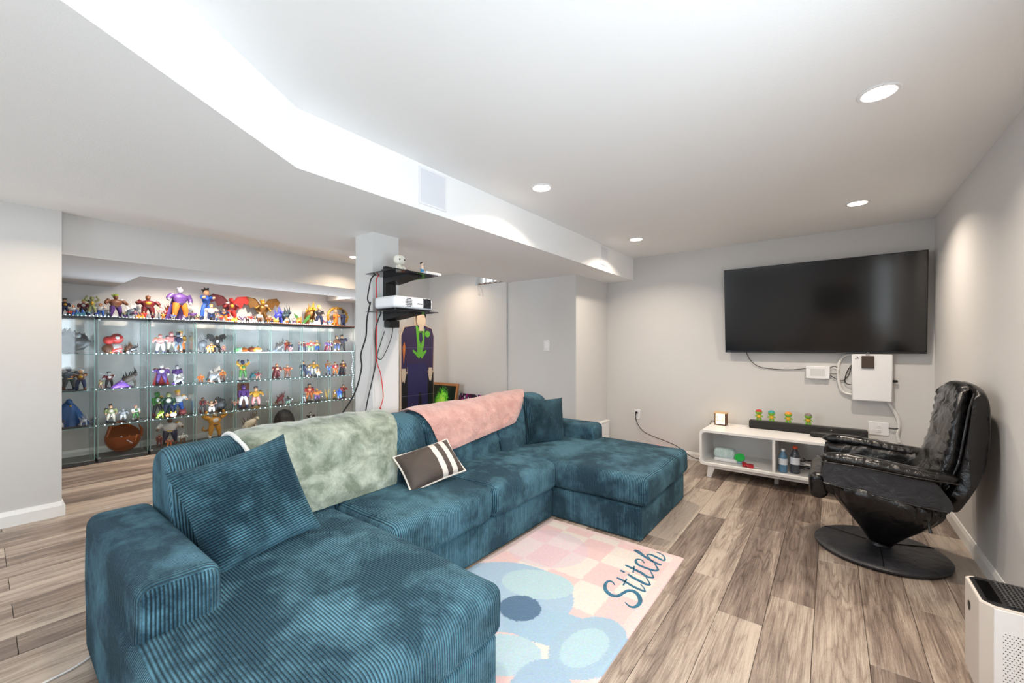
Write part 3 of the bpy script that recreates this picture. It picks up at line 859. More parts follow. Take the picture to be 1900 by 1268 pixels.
cable('cable', 'thin black cable dropping from the television to the white adapter', [(-.72, 5.03, 1.25), (-.68, 5.045, 1.16), (-.60, 5.05, 1.095), (-.47, 5.052, 1.075), (-.33, 5.052, 1.073), (-.25, 5.05, 1.082), (-.20, 5.04, 1.088)], .0035, BLKC)
cable('cable', 'short black cable loop at the adapter end nearer the console on the wall', [(-.012, 5.04, 1.10), (.02, 5.04, 1.118), (.052, 5.04, 1.10), (.055, 5.04, 1.06), (.03, 5.04, 1.045), (-.012, 5.04, 1.048)], .0035, BLKC)
cable('cable', 'black cable curving from the adapter into the wall console', [(-.012, 5.045, 1.035), (.03, 5.048, 1.00), (.085, 5.048, .985), (.125, 5.045, 1.03), (.15, 5.04, 1.12)], .0035, BLKC)
cable('cable', 'short black cable at the lower side of the wall console', [(.15, 5.04, 1.135), (.115, 5.045, 1.06), (.102, 5.045, .98), (.118, 5.04, .955), (.15, 5.035, .95)], .004, BLKC)
cable('cable_sleeve', 'wide white cable sleeve arching beside the wall console', [(.16, 5.045, 1.234), (.10, 5.045, 1.22), (.062, 5.045, 1.16), (.05, 5.045, 1.06), (.062, 5.045, .94), (.09, 5.045, .875), (.15, 5.04, .855)], .011, WHC)
cable('cable_sleeve', 'white cable sleeve dropping from the wall console to the outlet', [(.40, 5.045, .815), (.43, 5.045, .76), (.465, 5.045, .68), (.48, 5.045, .60), (.47, 5.045, .52), (.48, 5.045, .45)], .012, WHC)
cable('cable', 'two-pin black plug lead beside the low double outlet', [(.41, 5.045, .57), (.45, 5.04, .568), (.475, 5.04, .575)], .006, BLKC)

# ------------------------------------------------------------------ low white console table
cs = thing('media_console', 'low white open media console with two compartments under the television', 'media console', (-.4, 4.75, 0))
CW = plain('white_lacquer', (236, 234, 232), .4)
cx0, cx1, cy0, cy1, cz0, cz1 = -1.052, .235, 4.45, 4.985, .128, .474
sh = []
def ring(y): 
    r = .035; P = []
    for (ax, az, st) in ((cx1 - r, cz1 - r, 0), (cx0 + r, cz1 - r, 1), (cx0 + r, cz0 + r, 2), (cx1 - r, cz0 + r, 3)):
        for k in range(5):
            a = (st + k / 4) * pi / 2; P.append((ax + r * cos(a), az + r * sin(a)))
    return P
outer = ring(0); t_ = .022
r2 = [(cx0 + t_ + (p[0] - cx0) * (cx1 - cx0 - 2 * t_) / (cx1 - cx0), cz0 + t_ + (p[1] - cz0) * (cz1 - cz0 - 2 * t_) / (cz1 - cz0)) for p in outer]
m = len(outer); V = []; 
for P_, y in ((outer, cy0), (outer, cy1), (r2, cy0), (r2, cy1)): V += [(p[0], y, p[1]) for p in P_]
F = []
for i in range(m):
    j = (i + 1) % m
    F += [(i, m + i, m + j, j), (2 * m + i, 2 * m + j, 3 * m + j, 3 * m + i), (i, j, 2 * m + j, 2 * m + i), (m + i, 3 * m + i, 3 * m + j, m + j)]
obj('carcass', (V, F), CW, cs)
obj('back_panel', box(cx0 + .02, cx1 - .02, cy1 - .012, cy1 - .004, cz0 + .02, cz1 - .02), CW, cs, smooth=False)
obj('divider', box(-.428, -.406, cy0 + .006, cy1 - .012, cz0 + .02, cz1 - .02), CW, cs, smooth=False)
for sx, x in ((-1, cx0 + .11), (1, cx1 - .11)):
    for y in (cy0 + .05, cy1 - .06):
        tp = .03; V = []
        for z, w, dx in ((0.001, .020, sx * .028), (cz0, .034, 0)):
            V += [(x + dx - w, y - w * .8, z), (x + dx + w, y - w * .8, z), (x + dx + w, y + w * .8, z), (x + dx - w, y + w * .8, z)]
        obj('leg', (V, [(3, 2, 1, 0), (4, 5, 6, 7), (0, 1, 5, 4), (1, 2, 6, 5), (2, 3, 7, 6), (3, 0, 4, 7)]), CW, cs, smooth=False)
obj('apron_rail', box(cx0 + .12, cx1 - .12, cy0 + .04, cy0 + .062, cz0 - .035, cz0), CW, cs, smooth=False)
obj('middle_foot', box(-.43, -.395, cy0 + .2, cy0 + .24, 0.001, cz0), CW, cs, smooth=False)

CT = cz1
def lantern():
    t = thing('table_lantern', 'small wooden paper lantern glowing on the white console', 'lantern', (-.93, 4.86, CT + .002))
    WD = plain('dark_brown_wood', (74, 46, 30), .5); PA = emit('glowing_paper', (255, 226, 178), 1.3)
    x0, x1, y0, y1, z0, z1 = -.985, -.878, 4.81, 4.915, CT + .002, CT + .125
    for x in (x0, x1 - .009):
        for y in (y0, y1 - .009): obj('post', box(x, x + .009, y, y + .009, z0, z1), WD, t, smooth=False)
    obj('base_board', box(x0, x1, y0, y1, z0, z0 + .010), WD, t, smooth=False)
    obj('roof_board', box(x0 - .008, x1 + .008, y0 - .008, y1 + .008, z1, z1 + .008), plain('pale_wood', (214, 178, 128), .5), t, smooth=False)
    obj('paper_shade', box(x0 + .009, x1 - .009, y0 + .009, y1 - .009, z0 + .010, z1), PA, t, smooth=False)
    for (a, b, c, d) in ((.022, .026, .03, .10), (.081, .085, .03, .10), (.022, .085, .046, .050), (.034, .073, .030, .034), (.034, .038, .06, .075), (.07, .074, .06, .075)):
        obj('lattice_bar', box(x0 + a, x0 + b, y0 + .005, y0 + .009, z0 + c, z0 + d), WD, t, smooth=False)
    for (a, b, c, d) in ((.026, .030, .012, .115), (.05, .054, .012, .115), (.076, .080, .012, .115), (.012, .095, .045, .049), (.012, .095, .08, .084)):
        obj('lattice_bar', box(x1 - .009, x1 - .005, y0 + a, y0 + b, z0 + c, z0 + d), WD, t, smooth=False)
lantern()
cable('cable', 'thin dark lantern lead lying on the white console edge', [(-.985, 4.87, CT + .006), (-1.02, 4.93, CT + .02), (-1.05, 4.97, CT + .006), (-1.075, 5.0, CT - .06), (-1.08, 5.03, .25)], .003, BLKC)

sbm = plain('soundbar_cloth', (34, 32, 32), .75, bump=.5)
sbr = thing('soundbar', 'long black soundbar lying on the white console', 'soundbar', (-.2, 4.88, CT))
obj('bar_body', soft(-.205, 4.885, CT + .042, .93, .085, .078, .012, (4, 2, 2)), sbm, sbr)
obj('top_plate', box(-.66, .25, 4.85, 4.92, CT + .0805, CT + .0815), BLKP, sbr, smooth=False)
obj('end_badge', box(.20, .235, 4.841, 4.843, CT + .03, CT + .05), EMB, sbr, smooth=False)
obj('status_light', box(-.005, .005, 4.8415, 4.843, CT + .055, CT + .061), WHP, sbr, smooth=False)
cb = thing('camera_bar', 'flat black bar in front of the soundbar on the white console', 'device', (.0, 4.74, CT))
obj('bar_case', soft(.02, 4.74, CT + .026, .36, .06, .048, .02, (4, 2, 2)), BLKP, cb)
obj('gloss_strip', box(-.12, .16, 4.7085, 4.7095, CT + .02, CT + .035), plain('gloss_black', (8, 8, 9), .08), cb, smooth=False)
for i, (x, w) in enumerate(((.085, .012), (.118, .010))):
    t = thing('small_white_figurine', ('tiny white ornament in front of the soundbar, the one nearer the lantern', 'tiny white ornament in front of the soundbar, the one nearer the recliner')[i], 'ornament', (x, 4.66, CT), group='tiny white ornaments')
    obj('ornament_body', lathe([(w, 0), (w, .004), (w * .8, .02), (w * .55, .032), (w * .7, .04), (w * .5, .05), (.0005, .052)], 12, (x, 4.66, CT + .001)), WHP, t)
    obj('ornament_foot', lathe([(w * 1.2, 0), (w * 1.2, .002), (w, .003)], 12, (x, 4.66, CT + .0005)), TRIMW, t)

# four small round-headed green toys on the soundbar
def toy(x, band, lab):
    z = CT + .0825; y = 4.885
    t = thing('toy_figure', lab, 'toy', (x, y, z), group='round-headed green toys on the soundbar')
    G = plain('toy_green', (122, 178, 52), .4); Y_ = plain('toy_yellow', (226, 178, 46), .4); B = plain('toy_' + band[0], band[1], .4)
    for s in (-1, 1):
        obj('leg', tube([(x + s * .014, y, z + .002), (x + s * .012, y, z + .028)], [.011, .009], 8), G, t)
        obj('arm', tube([(x + s * .018, y, z + .05), (x + s * .034, y - .006, z + .037)], [.007, .006], 6), G, t)
    obj('trunk', ball((x, y, z + .042), (.021, .018, .022), 12, 8), Y_, t)
    obj('head', ball((x, y - .002, z + .082), (.032, .028, .026), 14, 10), G, t)
    obj('cap', lathe([(.030, 0), (.028, .010), (.018, .019), (.0005, .023)], 14, (x, y - .002, z + .088)), B, t)
toy(-.585, ('red', (196, 52, 34)), 'round-headed green toy with a red cap on the soundbar')
toy(-.475, ('blue', (44, 150, 150)), 'round-headed green toy with a teal cap on the soundbar')
toy(-.335, ('orange', (232, 140, 40)), 'round-headed green toy with an orange cap on the soundbar')
toy(-.175, ('purple', (128, 112, 120)), 'round-headed green toy with a grey-purple cap on the soundbar')

# things in the compartments
z0 = cz0 + t_ + .001
pf = thing('plastic_pack', 'clear plastic packet in the left compartment of the white console', 'packet', (-.93, 4.65, z0))
obj('packet', soft(-.86, 4.66, z0 + .075, .20, .12, .085, .03, (6, 4, 3), (0, 0, .01), .012, 9, 2), plush('pale_aqua_wrap', (170, 200, 198), (226, 238, 238), 20, 120, .1, .3), pf)
obj('tray', soft(-.84, 4.65, z0 + .018, .21, .14, .034, .012, (4, 3, 2)), WHP, pf)
gt = thing('tub', 'small clear tub with a bright green lid in the white console', 'tub', (-.715, 4.62, z0))
obj('tub_body', lathe([(.030, 0), (.036, .004), (.043, .05), (.043, .055)], 20, (-.715, 4.62, z0)), plain('pale_blue_plastic', (150, 184, 204), .2), gt)
obj('lid', xf(lathe([(.046, 0), (.047, .010), (.044, .014), (.0005, .014)], 20), (-.715, 4.605, z0 + .058), (radians(38), 0, 0)), plain('bright_green', (40, 190, 80), .35), gt)
rw = thing('red_wrapper', 'crumpled red wrapper on the console floor beside the green-lidded tub', 'wrapper', (-.62, 4.52, z0))
obj('foil', soft(-.635, 4.53, z0 + .016, .10, .06, .028, .006, (8, 6, 2), (0, 0, 0), .016, 24, 5), plain('red_foil', (176, 34, 44), .35), rw)
obj('paper_tail', soft(-.575, 4.525, z0 + .008, .06, .05, .008, .003, (6, 5, 1), (0, 0, 0), .008, 30, 6), WHP, rw)
WATER = glassy('bottle_plastic', (0.80, 0.90, 0.97, 1))
def bottle(x, y, h, r, liq, cap, lab, lname):
    t = thing('drink_bottle', lab, 'bottle', (x, y, z0))
    body = plain('bottle_' + lname, liq, .12)
    obj('bottle_body', lathe([(r * .8, 0), (r, .006), (r, h * .22), (r * .94, h * .25), (r, h * .28), (r, h * .62), (r * .8, h * .74), (r * .42, h * .86), (r * .40, h * .9)], 20, (x, y, z0)), body, t)
    obj('label_band', lathe([(r + .0008, h * .34), (r + .0008, h * .60)], 20, (x, y, z0)), plain('label_' + lname, (222, 228, 236), .5), t)
    obj('cap', lathe([(r * .48, h * .9), (r * .48, h * .985), (r * .42, h), (.0005, h)], 16, (x, y, z0)), plain('cap_' + lname, cap, .4), t)
bottle(-.352, 4.545, .215, .034, (92, 132, 164), (216, 222, 228), 'clear blue water bottle in the console compartment', 'water')
bottle(-.262, 4.575, .245, .038, (70, 74, 82), (240, 92, 44), 'drink bottle with an orange cap in the console compartment', 'sport')
gp = thing('cable_bundle', 'tangle of black cables beside the bottles in the white console', 'cables', (-.10, 4.62, z0))
rr = random.Random(11)
for i in range(7):
    pts = []; cx_, cy_ = -.13 + rr.uniform(-.06, .16), 4.62 + rr.uniform(-.06, .08)
    for k in range(12):
        a = k * .9 + i; q = .045 + .03 * rr.random(); pts.append((cx_ + q * cos(a), cy_ + q * sin(a) * .7, z0 + .012 + (.02 * i) + .03 * rr.random()))
    obj('cable_coil', tube(smoothpath(pts, 4), .005, 6), BLKC if i % 3 else WHC, gp)
pad = thing('game_controller', 'black game controller lying among cables in the white console', 'controller', (-.02, 4.53, z0))
obj('pad_body', soft(.0, 4.56, z0 + .075, .14, .07, .045, .02, (5, 4, 3), (0, 0, .004)), BLKP, pad)
for s in (-1, 1):
    obj('grip', tube([(s * .055, 4.55, z0 + .075), (s * .075, 4.515, z0 + .055), (s * .08, 4.485, z0 + .035)], [.026, .022, .012], 10), BLKP, pad)
obj('blue_accent', box(-.03, .03, 4.523, 4.5255, z0 + .078, z0 + .09), plain('accent_blue', (46, 112, 190), .4), pad, smooth=False)
cable('cable', 'black lead from the far wall outlet along the floor to the console', [(-1.93, 5.045, .485), (-1.935, 5.03, .43), (-1.90, 5.035, .33), (-1.83, 5.03, .26), (-1.70, 5.02, .215), (-1.55, 4.98, .19), (-1.42, 5.0, .14), (-1.28, 5.0, .055), (-1.17, 5.0, .035), (-1.06, 4.99, .075)], .0045, BLKC)
pgf = thing('black_plug', 'black plug in the upper socket of the far wall outlet', 'plug', (-1.925, 5.04, .47))
obj('plug_body', soft(-1.925, 5.036, .487, .026, .03, .024, .006, (2, 2, 2)), BLKP, pgf)
obj('plug_collar', tube([(-1.929, 5.03, .478), (-1.931, 5.028, .455)], [.006, .004], 8), BLKP, pgf)
pk = obj('pink_fleece', soft(-1.64, 4.88, .065, .38, .16, .12, .05, (14, 8, 5), (0, .01, .015), .03, 12, 4), plush('rose_fluff', (222, 140, 142), (250, 190, 186), 16, 90))
tag(pk, 'fluffy pink blanket bunched on the floor between chaise and far wall', 'blanket')
wb = thing('white_wall_box', 'small white box at the foot of the wall corner behind the sofa arm', 'box', (-2.29, 4.9, .002))
obj('box_body', rbox(-2.312, -2.262, 4.72, 4.98, .002, .345, .006), WHP, wb)
obj('box_lid', rbox(-2.314, -2.258, 4.715, 4.985, .345, .365, .004), TRIMW, wb)

# ------------------------------------------------------------------ recliner
rc = thing('recliner_chair', 'black leather recliner on a round base facing away from the right wall', 'armchair', (.24, 3.51, 0))
bc = (.24, 3.51)
obj('base_disc', lathe([(.26, .002), (.315, .004), (.330, .014), (.332, .024), (.322, .034), (.28, .044), (.14, .052), (.06, .055), (.0005, .055)], 56, (bc[0], bc[1], 0)), LEA2, rc)
for a in (.55, 2.64, 4.71):
    obj('base_seam', tube([(bc[0] + r_ * cos(a), bc[1] + r_ * sin(a), z_) for r_, z_ in ((.07, .056), (.14, .0535), (.22, .050), (.28, .0455), (.315, .038))], .0035, 6), LEA, rc)
obj('pedestal', lathe([(.06, .05), (.045, .09), (.045, .22)], 18, (bc[0], bc[1], 0)), BLKM, rc)
def skirt():
    """Gathered leather bowl from the seat frame down to the pedestal."""
    n = 168; V = []; F = []
    rows = [(.470, .97), (.455, 1.0), (.435, 1.03), (.405, 1.025), (.37, .97), (.33, .88), (.285, .76), (.235, .62), (.18, .46), (.125, .32), (.08, .22), (.070, .12)]
    for ri, (z, s) in enumerate(rows):
        for k in range(n):
            a = 2 * pi * k / n; ca, sa = cos(a), sin(a); e = 3.6
            x = .272 * abs(ca) ** (2 / e) * (1 if ca >= 0 else -1); y = .365 * abs(sa) ** (2 / e) * (1 if sa >= 0 else -1)
            tilt = -.085 * (x / .265)
            g = .019 * sin(k * 2 * pi * 21 / n + .9 * sin(k * .7)) * max(0, 1 - abs(ri - 3.4) / 3.0) 
            q = s + g * 2.2
            V.append((.235 + x * q + .01 * (1 - s), bc[1] + y * q, z + (tilt * s) * .55 + g * .5))
    for i in range(len(rows) - 1):
        for k in range(n): F.append((i * n + k, (i + 1) * n + k, (i + 1) * n + (k + 1) % n, i * n + (k + 1) % n))
    F.append(tuple(range(n))); F.append(tuple((len(rows) - 1) * n + k for k in reversed(range(n))))
    return V, F
obj('seat_skirt', skirt(), LEA, rc, angle=80)
def side_panel(y0, y1):
    P = [(-.035, .478), (.10, .462), (.25, .445), (.40, .430), (.495, .425), (.512, .45), (.50, .49), (.46, .555), (.40, .60), (.2, .615), (.0, .612), (-.035, .60), (-.045, .54)]
    return prism(P, y0, y1, 'Y')
def arm_pad(yc, wide, x0, x1, zt, seed):
    n = 40; m = 18; V = []; F = []
    for i in range(n + 1):
        u = i / n; x = x0 + (x1 - x0) * u
        s = min(1, (1 - abs(2 * u - 1) ** 5) ** .55 + .02); z = zt - .028 * u + .008 * sin(u * 6)
        ruf = .0035 * sin(i * 2.3)
        for k in range(m):
            a = 2 * pi * k / m; c_, s_ = cos(a), sin(a)
            rw_ = wide * s * abs(c_) ** .8 * (1 if c_ >= 0 else -1); rz = (.036 if s_ > 0 else .030) * s * abs(s_) ** .85 * (1 if s_ >= 0 else -1)
            w = noise.noise(Vector((x * 22 + seed, k * .7, 1))) * .0045
            V.append((x, yc + rw_ + (ruf if abs(c_) > .7 else 0), z + rz + w))
    for i in range(n):
        for k in range(m): F.append((i * m + k, i * m + (k + 1) % m, (i + 1) * m + (k + 1) % m, (i + 1) * m + k))
    F += [tuple(reversed(range(m))), tuple(n * m + k for k in range(m))]
    return V, F
for i, (yc, yp0, yp1) in enumerate(((3.175, 3.145, 3.165), (3.835, 3.845, 3.865))):
    obj('side_panel', side_panel(yp0, yp1), LEA2, rc, angle=30)
    obj('armrest', arm_pad(yc, .062, -.055, .535, .632, i * 5), LEA, rc, angle=80)
    yi = yc + (.03 if i == 0 else -.03)
    obj('inner_arm_cushion', soft(.22, yi, .53, .50, .08, .17, .038, (18, 4, 6), (0, .012, .004), .018, 15, 20 + i), LEA, rc, angle=80)
    ye = yp0 - .002 if i == 0 else yp1 + .002
    obj('stitched_seam', tube(smoothpath([(-.04, ye, .482), (.05, ye, .470), (.16, ye, .456), (.28, ye, .442), (.40, ye, .431), (.495, ye, .427)], 8), .0045, 6), LEA, rc)
    obj('piping', tube(smoothpath([(-.05, yc + (-.062 if i == 0 else .062), .612), (.1, yc + (-.062 if i == 0 else .062), .612), (.3, yc + (-.062 if i == 0 else .062), .598), (.525, yc + (-.058 if i == 0 else .058), .588)], 8), .004, 6), LEA, rc)
obj('seat_cushion', soft(.205, bc[1], .455, .50, .56, .12, .05, (14, 14, 4), (.01, 0, .03), .008, 9, 31), LEA, rc, angle=80)
obj('footrest', soft(-.065, bc[1], .425, .085, .54, .155, .035, (5, 12, 6), (.012, 0, .006), .006, 10, 32), LEA, rc, angle=80)
def backrest(front):
    """Curved back: outer shell and padded inner cushion, lofted across the width."""
    if front: prof = [(.365, .47), (.425, .55), (.470, .66), (.500, .78), (.520, .90), (.535, 1.0), (.548, 1.07), (.575, 1.10), (.60, 1.09), (.585, .95), (.565, .8), (.54, .65), (.47, .5)]
    else: prof = [(.46, .43), (.53, .60), (.56, .78), (.582, .95), (.598, 1.06), (.617, 1.10), (.645, 1.085), (.662, 1.02), (.664, .92), (.655, .78), (.632, .64), (.585, .53), (.52, .42)]
    P = lerp_prof(prof + [prof[0]], 72); m = len(P) - 1; V = []; F = []; ny = 36
    cxm = sum(p.x for p in P) / len(P); czm = sum(p.y for p in P) / len(P)
    for i in range(ny + 1):
        v = i / ny * 2 - 1; s = (1 - abs(v) ** 7) ** .5 * .35 + .65
        hw = .325 if not front else .29
        for k in range(m):
            p = P[k]; zf = (p.y - .45) / .65
            y = v * hw * (1 - .14 * max(0, zf) ** 2)
            dz = -.035 * abs(v) ** 3 * max(0, zf) ** 2
            x = cxm + (p.x - cxm) * (s if front else (s * .5 + .5)); z = czm + (p.y - czm) * (1 - .02 * abs(v) ** 5) + dz
            if front:
                x -= .022 * (1 - v * v) * (1 if p.x < cxm + .02 else 0)
                tuft = (sin(p.y * 42) * .010 + noise.noise(Vector((p.y * 16, v * 6, 3))) * .010) * (1 if p.x < cxm + .03 else 0) * (1 - abs(v) ** 4)
                ruf = .006 * sin(p.y * 110 + v) * max(0, abs(v) - .62) / .38
                x += tuft * (.6 + .4 * cos(v * 5)) + ruf
            else:
                x += noise.noise(Vector((p.x * 9, v * 3, p.y * 6))) * .005
            V.append((x, bc[1] + y, z))
    for i in range(ny):
        for k in range(m): F.append((i * m + k, (i + 1) * m + k, (i + 1) * m + (k + 1) % m, i * m + (k + 1) % m))
    F += [tuple(range(m)), tuple(ny * m + k for k in reversed(range(m)))]
    return V, F
obj('back_shell', backrest(False), LEA, rc, angle=80)
obj('back_cushion', backrest(True), LEA, rc, angle=80)
for s in (-1, 1):
    obj('back_piping', tube(smoothpath([(.475, bc[1] + s * .300, .50), (.53, bc[1] + s * .312, .66), (.556, bc[1] + s * .306, .82), (.578, bc[1] + s * .292, .97), (.60, bc[1] + s * .275, 1.055)], 8), .005, 6), LEA, rc)
obj('recline_lever', tube([(.42, 3.17, .345), (.42, 3.15, .325), (.425, 3.14, .30)], [.006, .006, .009], 8), BLKM, rc)

# ------------------------------------------------------------------ air purifier by the right wall
ap = thing('air_purifier', 'white air purifier with a black top grille by the right wall', 'air purifier', (.55, 2.33, 0))
px0, px1, py0, py1, pz1 = .425, .680, 2.20, 2.445, .385
def chamf(x0, x1, y0, y1, c):
    return [(x0 + c * .3, y0), (x1 - c, y0), (x1, y0 + c), (x1, y1 - c), (x1 - c, y1), (x0 + c, y1), (x0, y1 - c), (x0, y0 + c * .3)]
APS = plain('purifier_side', (206, 198, 190), .5)
bodyp = [(px0 + .028, py0), (px1 - .028, py0), (px1, py0 + .028), (px1, py1 - .02), (px1 - .02, py1), (px0 + .02, py1), (px0, py1 - .02), (px0, py0 + .028)]
def loft_z(poly, zs):
    cx = sum(p[0] for p in poly) / len(poly); cy = sum(p[1] for p in poly) / len(poly); n = len(poly); V = []; F = []
    for z, s in zs: V += [(cx + (p[0] - cx) * s, cy + (p[1] - cy) * s, z) for p in poly]
    for i in range(len(zs) - 1):
        for k in range(n): F.append((i * n + k, i * n + (k + 1) % n, (i + 1) * n + (k + 1) % n, (i + 1) * n + k))
    F += [tuple(reversed(range(n))), tuple((len(zs) - 1) * n + k for k in range(n))]
    return V, F
obj('housing', loft_z(bodyp, [(.003, .86), (.035, 1.0), (pz1 - .004, 1.0), (pz1, .985)]), APS, ap, smooth=False)
obj('front_cover', box(px0 + .030, px1 - .030, py0 - .005, py0 + .001, .04, pz1 - .006), WHP, ap, smooth=False)
# perforated intake: rows of small round dark holes set into the front cover
hol = []
for iz in range(26):
    for ix in range(17):
        x = px0 + .052 + ix * .0096 + (.0048 if iz % 2 else 0); z = .055 + iz * .0098
        if x > px1 - .048: continue
        hol.append(prism([(x + .0019 * cos(k * pi / 3), z + .0019 * sin(k * pi / 3)) for k in range(6)], py0 - .0054, py0 - .0048, 'Y'))
o = obj('intake_holes', join(*hol), BLKP, ap, smooth=False); o['kind'] = 'stuff'
obj('top_recess', loft_z([(p[0] * .93 + (px0 + px1) / 2 * .07, p[1] * .93 + (py0 + py1) / 2 * .07) for p in bodyp], [(pz1, 1.0), (pz1 + .003, .99)]), BLKP, ap, smooth=False)
for i in range(15):
    x = px0 + .075 + i * .012; obj('grille_bar', box(x, x + .004, py0 + .02, py1 - .02, pz1 + .003, pz1 + .008), plain('grille_grey', (62, 62, 64), .4), ap, smooth=False)
for i in range(12):
    y = py0 + .026 + i * .017; obj('grille_bar', box(px0 + .07, px1 - .012, y, y + .004, pz1 + .004, pz1 + .007), MATS['grille_grey'], ap, smooth=False)
obj('display', box(px0 + .022, px0 + .058, py0 + .035, py1 - .04, pz1 + .003, pz1 + .006), plain('gloss_black', (8, 8, 9), .08), ap, smooth=False)
obj('handle_hole', xf(lathe([(.016, 0), (.018, .002), (.013, .003), (.0005, .0025)], 18), (px0 + .0005, py1 - .085, .30), (0, -pi / 2, 0)), BLKP, ap)

# ------------------------------------------------------------------ pillar shelf with projector
ms = thing('pillar_shelf', 'two-tier black glass wall shelf bracketed on the white pillar', 'shelf', (-2.62, 1.89, 1.5))
BG = plain('smoked_glass', (30, 32, 36), .12)
obj('spine', box(-2.634, -2.600, 1.845, 1.935, 1.50, 1.90), BLKM, ms, smooth=False)
obj('spine_groove', box(-2.601, -2.598, 1.885, 1.893, 1.50, 1.90), EMB, ms, smooth=False)
for z in (1.815, 1.548):
    obj('glass_tier', rbox(-2.60, -2.255, 1.675, 2.05, z, z + .007, .003), BG, ms)
    obj('arm_bracket', prism([(-2.60, z), (-2.60, z - .042), (-2.53, z - .036), (-2.33, z - .010), (-2.33, z)], 1.84, 1.96, 'Y'), BLKM, ms, smooth=False)
pj_ = thing('projector', 'white video projector on the lower tier of the pillar shelf', 'projector', (-2.43, 1.875, 1.556))
PZ = 1.557
obj('case', soft(-2.425, 1.875, PZ + .055, .24, .335, .082, .022, (6, 8, 3), (0, 0, .004)), WHP, pj_, angle=60)
fx = -2.3045
lensg = xf(lathe([(.034, 0), (.034, .006), (.028, .006), (.026, .002), (.018, .004), (.0005, .008)], 24), (fx - .001, 1.985, PZ + .058), (0, pi / 2, 0))
obj('lens_surround', box(fx - .01, fx + .0015, 1.950, 2.020, PZ + .024, PZ + .090), BLKP, pj_, smooth=False)
obj('lens', lensg, plain('lens_glass', (34, 38, 44), .05), pj_)
for i in range(6):
    for j in range(6):
        if (i, j) in ((0, 0), (5, 0), (0, 5), (5, 5)): continue
        y = 1.795 + i * .0095; z = PZ + .026 + j * .0105
        obj('vent_slot', box(fx - .003, fx + .001, y, y + .006, z, z + .007), EMB, pj_, smooth=False)
def text(body, name, size, loc, rot, mat, parent, ext=.0006):
    cu = bpy.data.curves.new(name, 'FONT'); cu.body = body; cu.size = size; cu.extrude = ext; cu.align_x = 'CENTER'; cu.resolution_u = 2
    o = bpy.data.objects.new(name, cu); C.objects.link(o)
    me = bpy.data.meshes.new_from_object(o); bpy.data.objects.remove(o); bpy.data.curves.remove(cu)
    me.materials.clear(); me.materials.append(mat)
    o = bpy.data.objects.new(name, me); C.objects.link(o)
    o.parent = parent; root = parent.location
    o.location = Vector(loc) - root; o.rotation_euler = rot
    return o
text('EPSON', 'maker_lettering', .014, (fx + .0008, 1.918, PZ + .046), (pi / 2, 0, pi / 2), EMB, pj_)
for y in (1.73, 2.02): obj('foot', lathe([(.010, 0), (.009, .014)], 12, (-2.33, y, PZ - .001)), BLKP, pj_)
obj('base_trim', box(-2.53, fx - .006, 1.72, 2.03, PZ + .010, PZ + .0145), EMB, pj_, smooth=False)
def bobble():
    z = 1.823; x, y = -2.42, 1.83
    t = thing('bobble_toy', 'seated white big-headed vinyl toy on the top pillar shelf', 'toy', (x, y, z))
    W = plain('ivory_vinyl', (226, 222, 208), .45); D = plain('brown_vinyl', (74, 44, 32), .5)
    obj('head', soft(x, y, z + .098, .062, .085, .072, .03, (5, 5, 5)), W, t, angle=70)
    obj('trunk', lathe([(.026, 0), (.028, .015), (.022, .045), (.012, .062)], 14, (x, y, z)), W, t)
    for s in (-1, 1):
        obj('arm', tube([(x + .005, y + s * .024, z + .05), (x + .02, y + s * .036, z + .035), (x + .032, y + s * .026, z + .02)], [.009, .008, .007], 8), W, t)
        obj('leg', tube([(x, y + s * .018, z + .012), (x + .045, y + s * .026, z + .012), (x + .055, y + s * .028, z + .024)], [.012, .012, .013], 8), D if s > 0 else W, t)
        obj('eye', ball((x + .031, y + s * .020, z + .096), (.003, .006, .006), 10, 6), BLKP, t)
bobble()
def mini_person():
    z = 1.8425; x, y = -2.36, 1.985
    t = thing('tiny_figurine', 'tiny figurine in blue trousers standing on the white box', 'figurine', (x, y, z))
    obj('trousers', join(tube([(x, y - .007, z), (x, y - .006, z + .03)], [.007, .008], 8), tube([(x, y + .007, z), (x, y + .006, z + .03)], [.007, .008], 8)), plain('cyan_blue', (36, 132, 186), .5), t)
    obj('torso', tube([(x, y, z + .028), (x, y, z + .055)], [.012, .010], 8), plain('skin_pale', (236, 206, 182), .5), t)
    obj('head', ball((x, y, z + .067), .0115, 10, 8), MATS['skin_pale'], t)
    obj('hair', ball((x - .003, y - .002, z + .071), (.0125, .0125, .011), 10, 6), plain('hair_dark', (44, 30, 26), .6), t)
wbx = thing('white_flat_box', 'flat white box lying at the end of the top pillar shelf', 'box', (-2.36, 2.0, 1.822))
obj('box_body', rbox(-2.44, -2.262, 1.945, 2.085, 1.8225, 1.842, .003), WHP, wbx)
obj('box_side_print', box(-2.2622, -2.2612, 1.955, 2.075, 1.826, 1.838), plain('pale_grey', (206, 206, 206), .6), wbx, smooth=False)
mini_person()
ab = thing('adapter_block', 'small black adapter on the near end of the top pillar shelf', 'adapter', (-2.50, 1.78, 1.822))
obj('adapter_body', rbox(-2.53, -2.47, 1.755, 1.82, 1.8225, 1.856, .004), BLKP, ab)
obj('adapter_lead', tube(smoothpath([(-2.50, 1.80, 1.85), (-2.48, 1.84, 1.84), (-2.53, 1.86, 1.828), (-2.49, 1.875, 1.83)]), .003, 6), BLKC, ab)
pbk = thing('power_block', 'black power block under the lower pillar shelf', 'adapter', (-2.60, 1.9, 1.45))
obj('block_body', rbox(-2.632, -2.565, 1.85, 1.945, 1.448, 1.502, .005), BLKP, pbk)
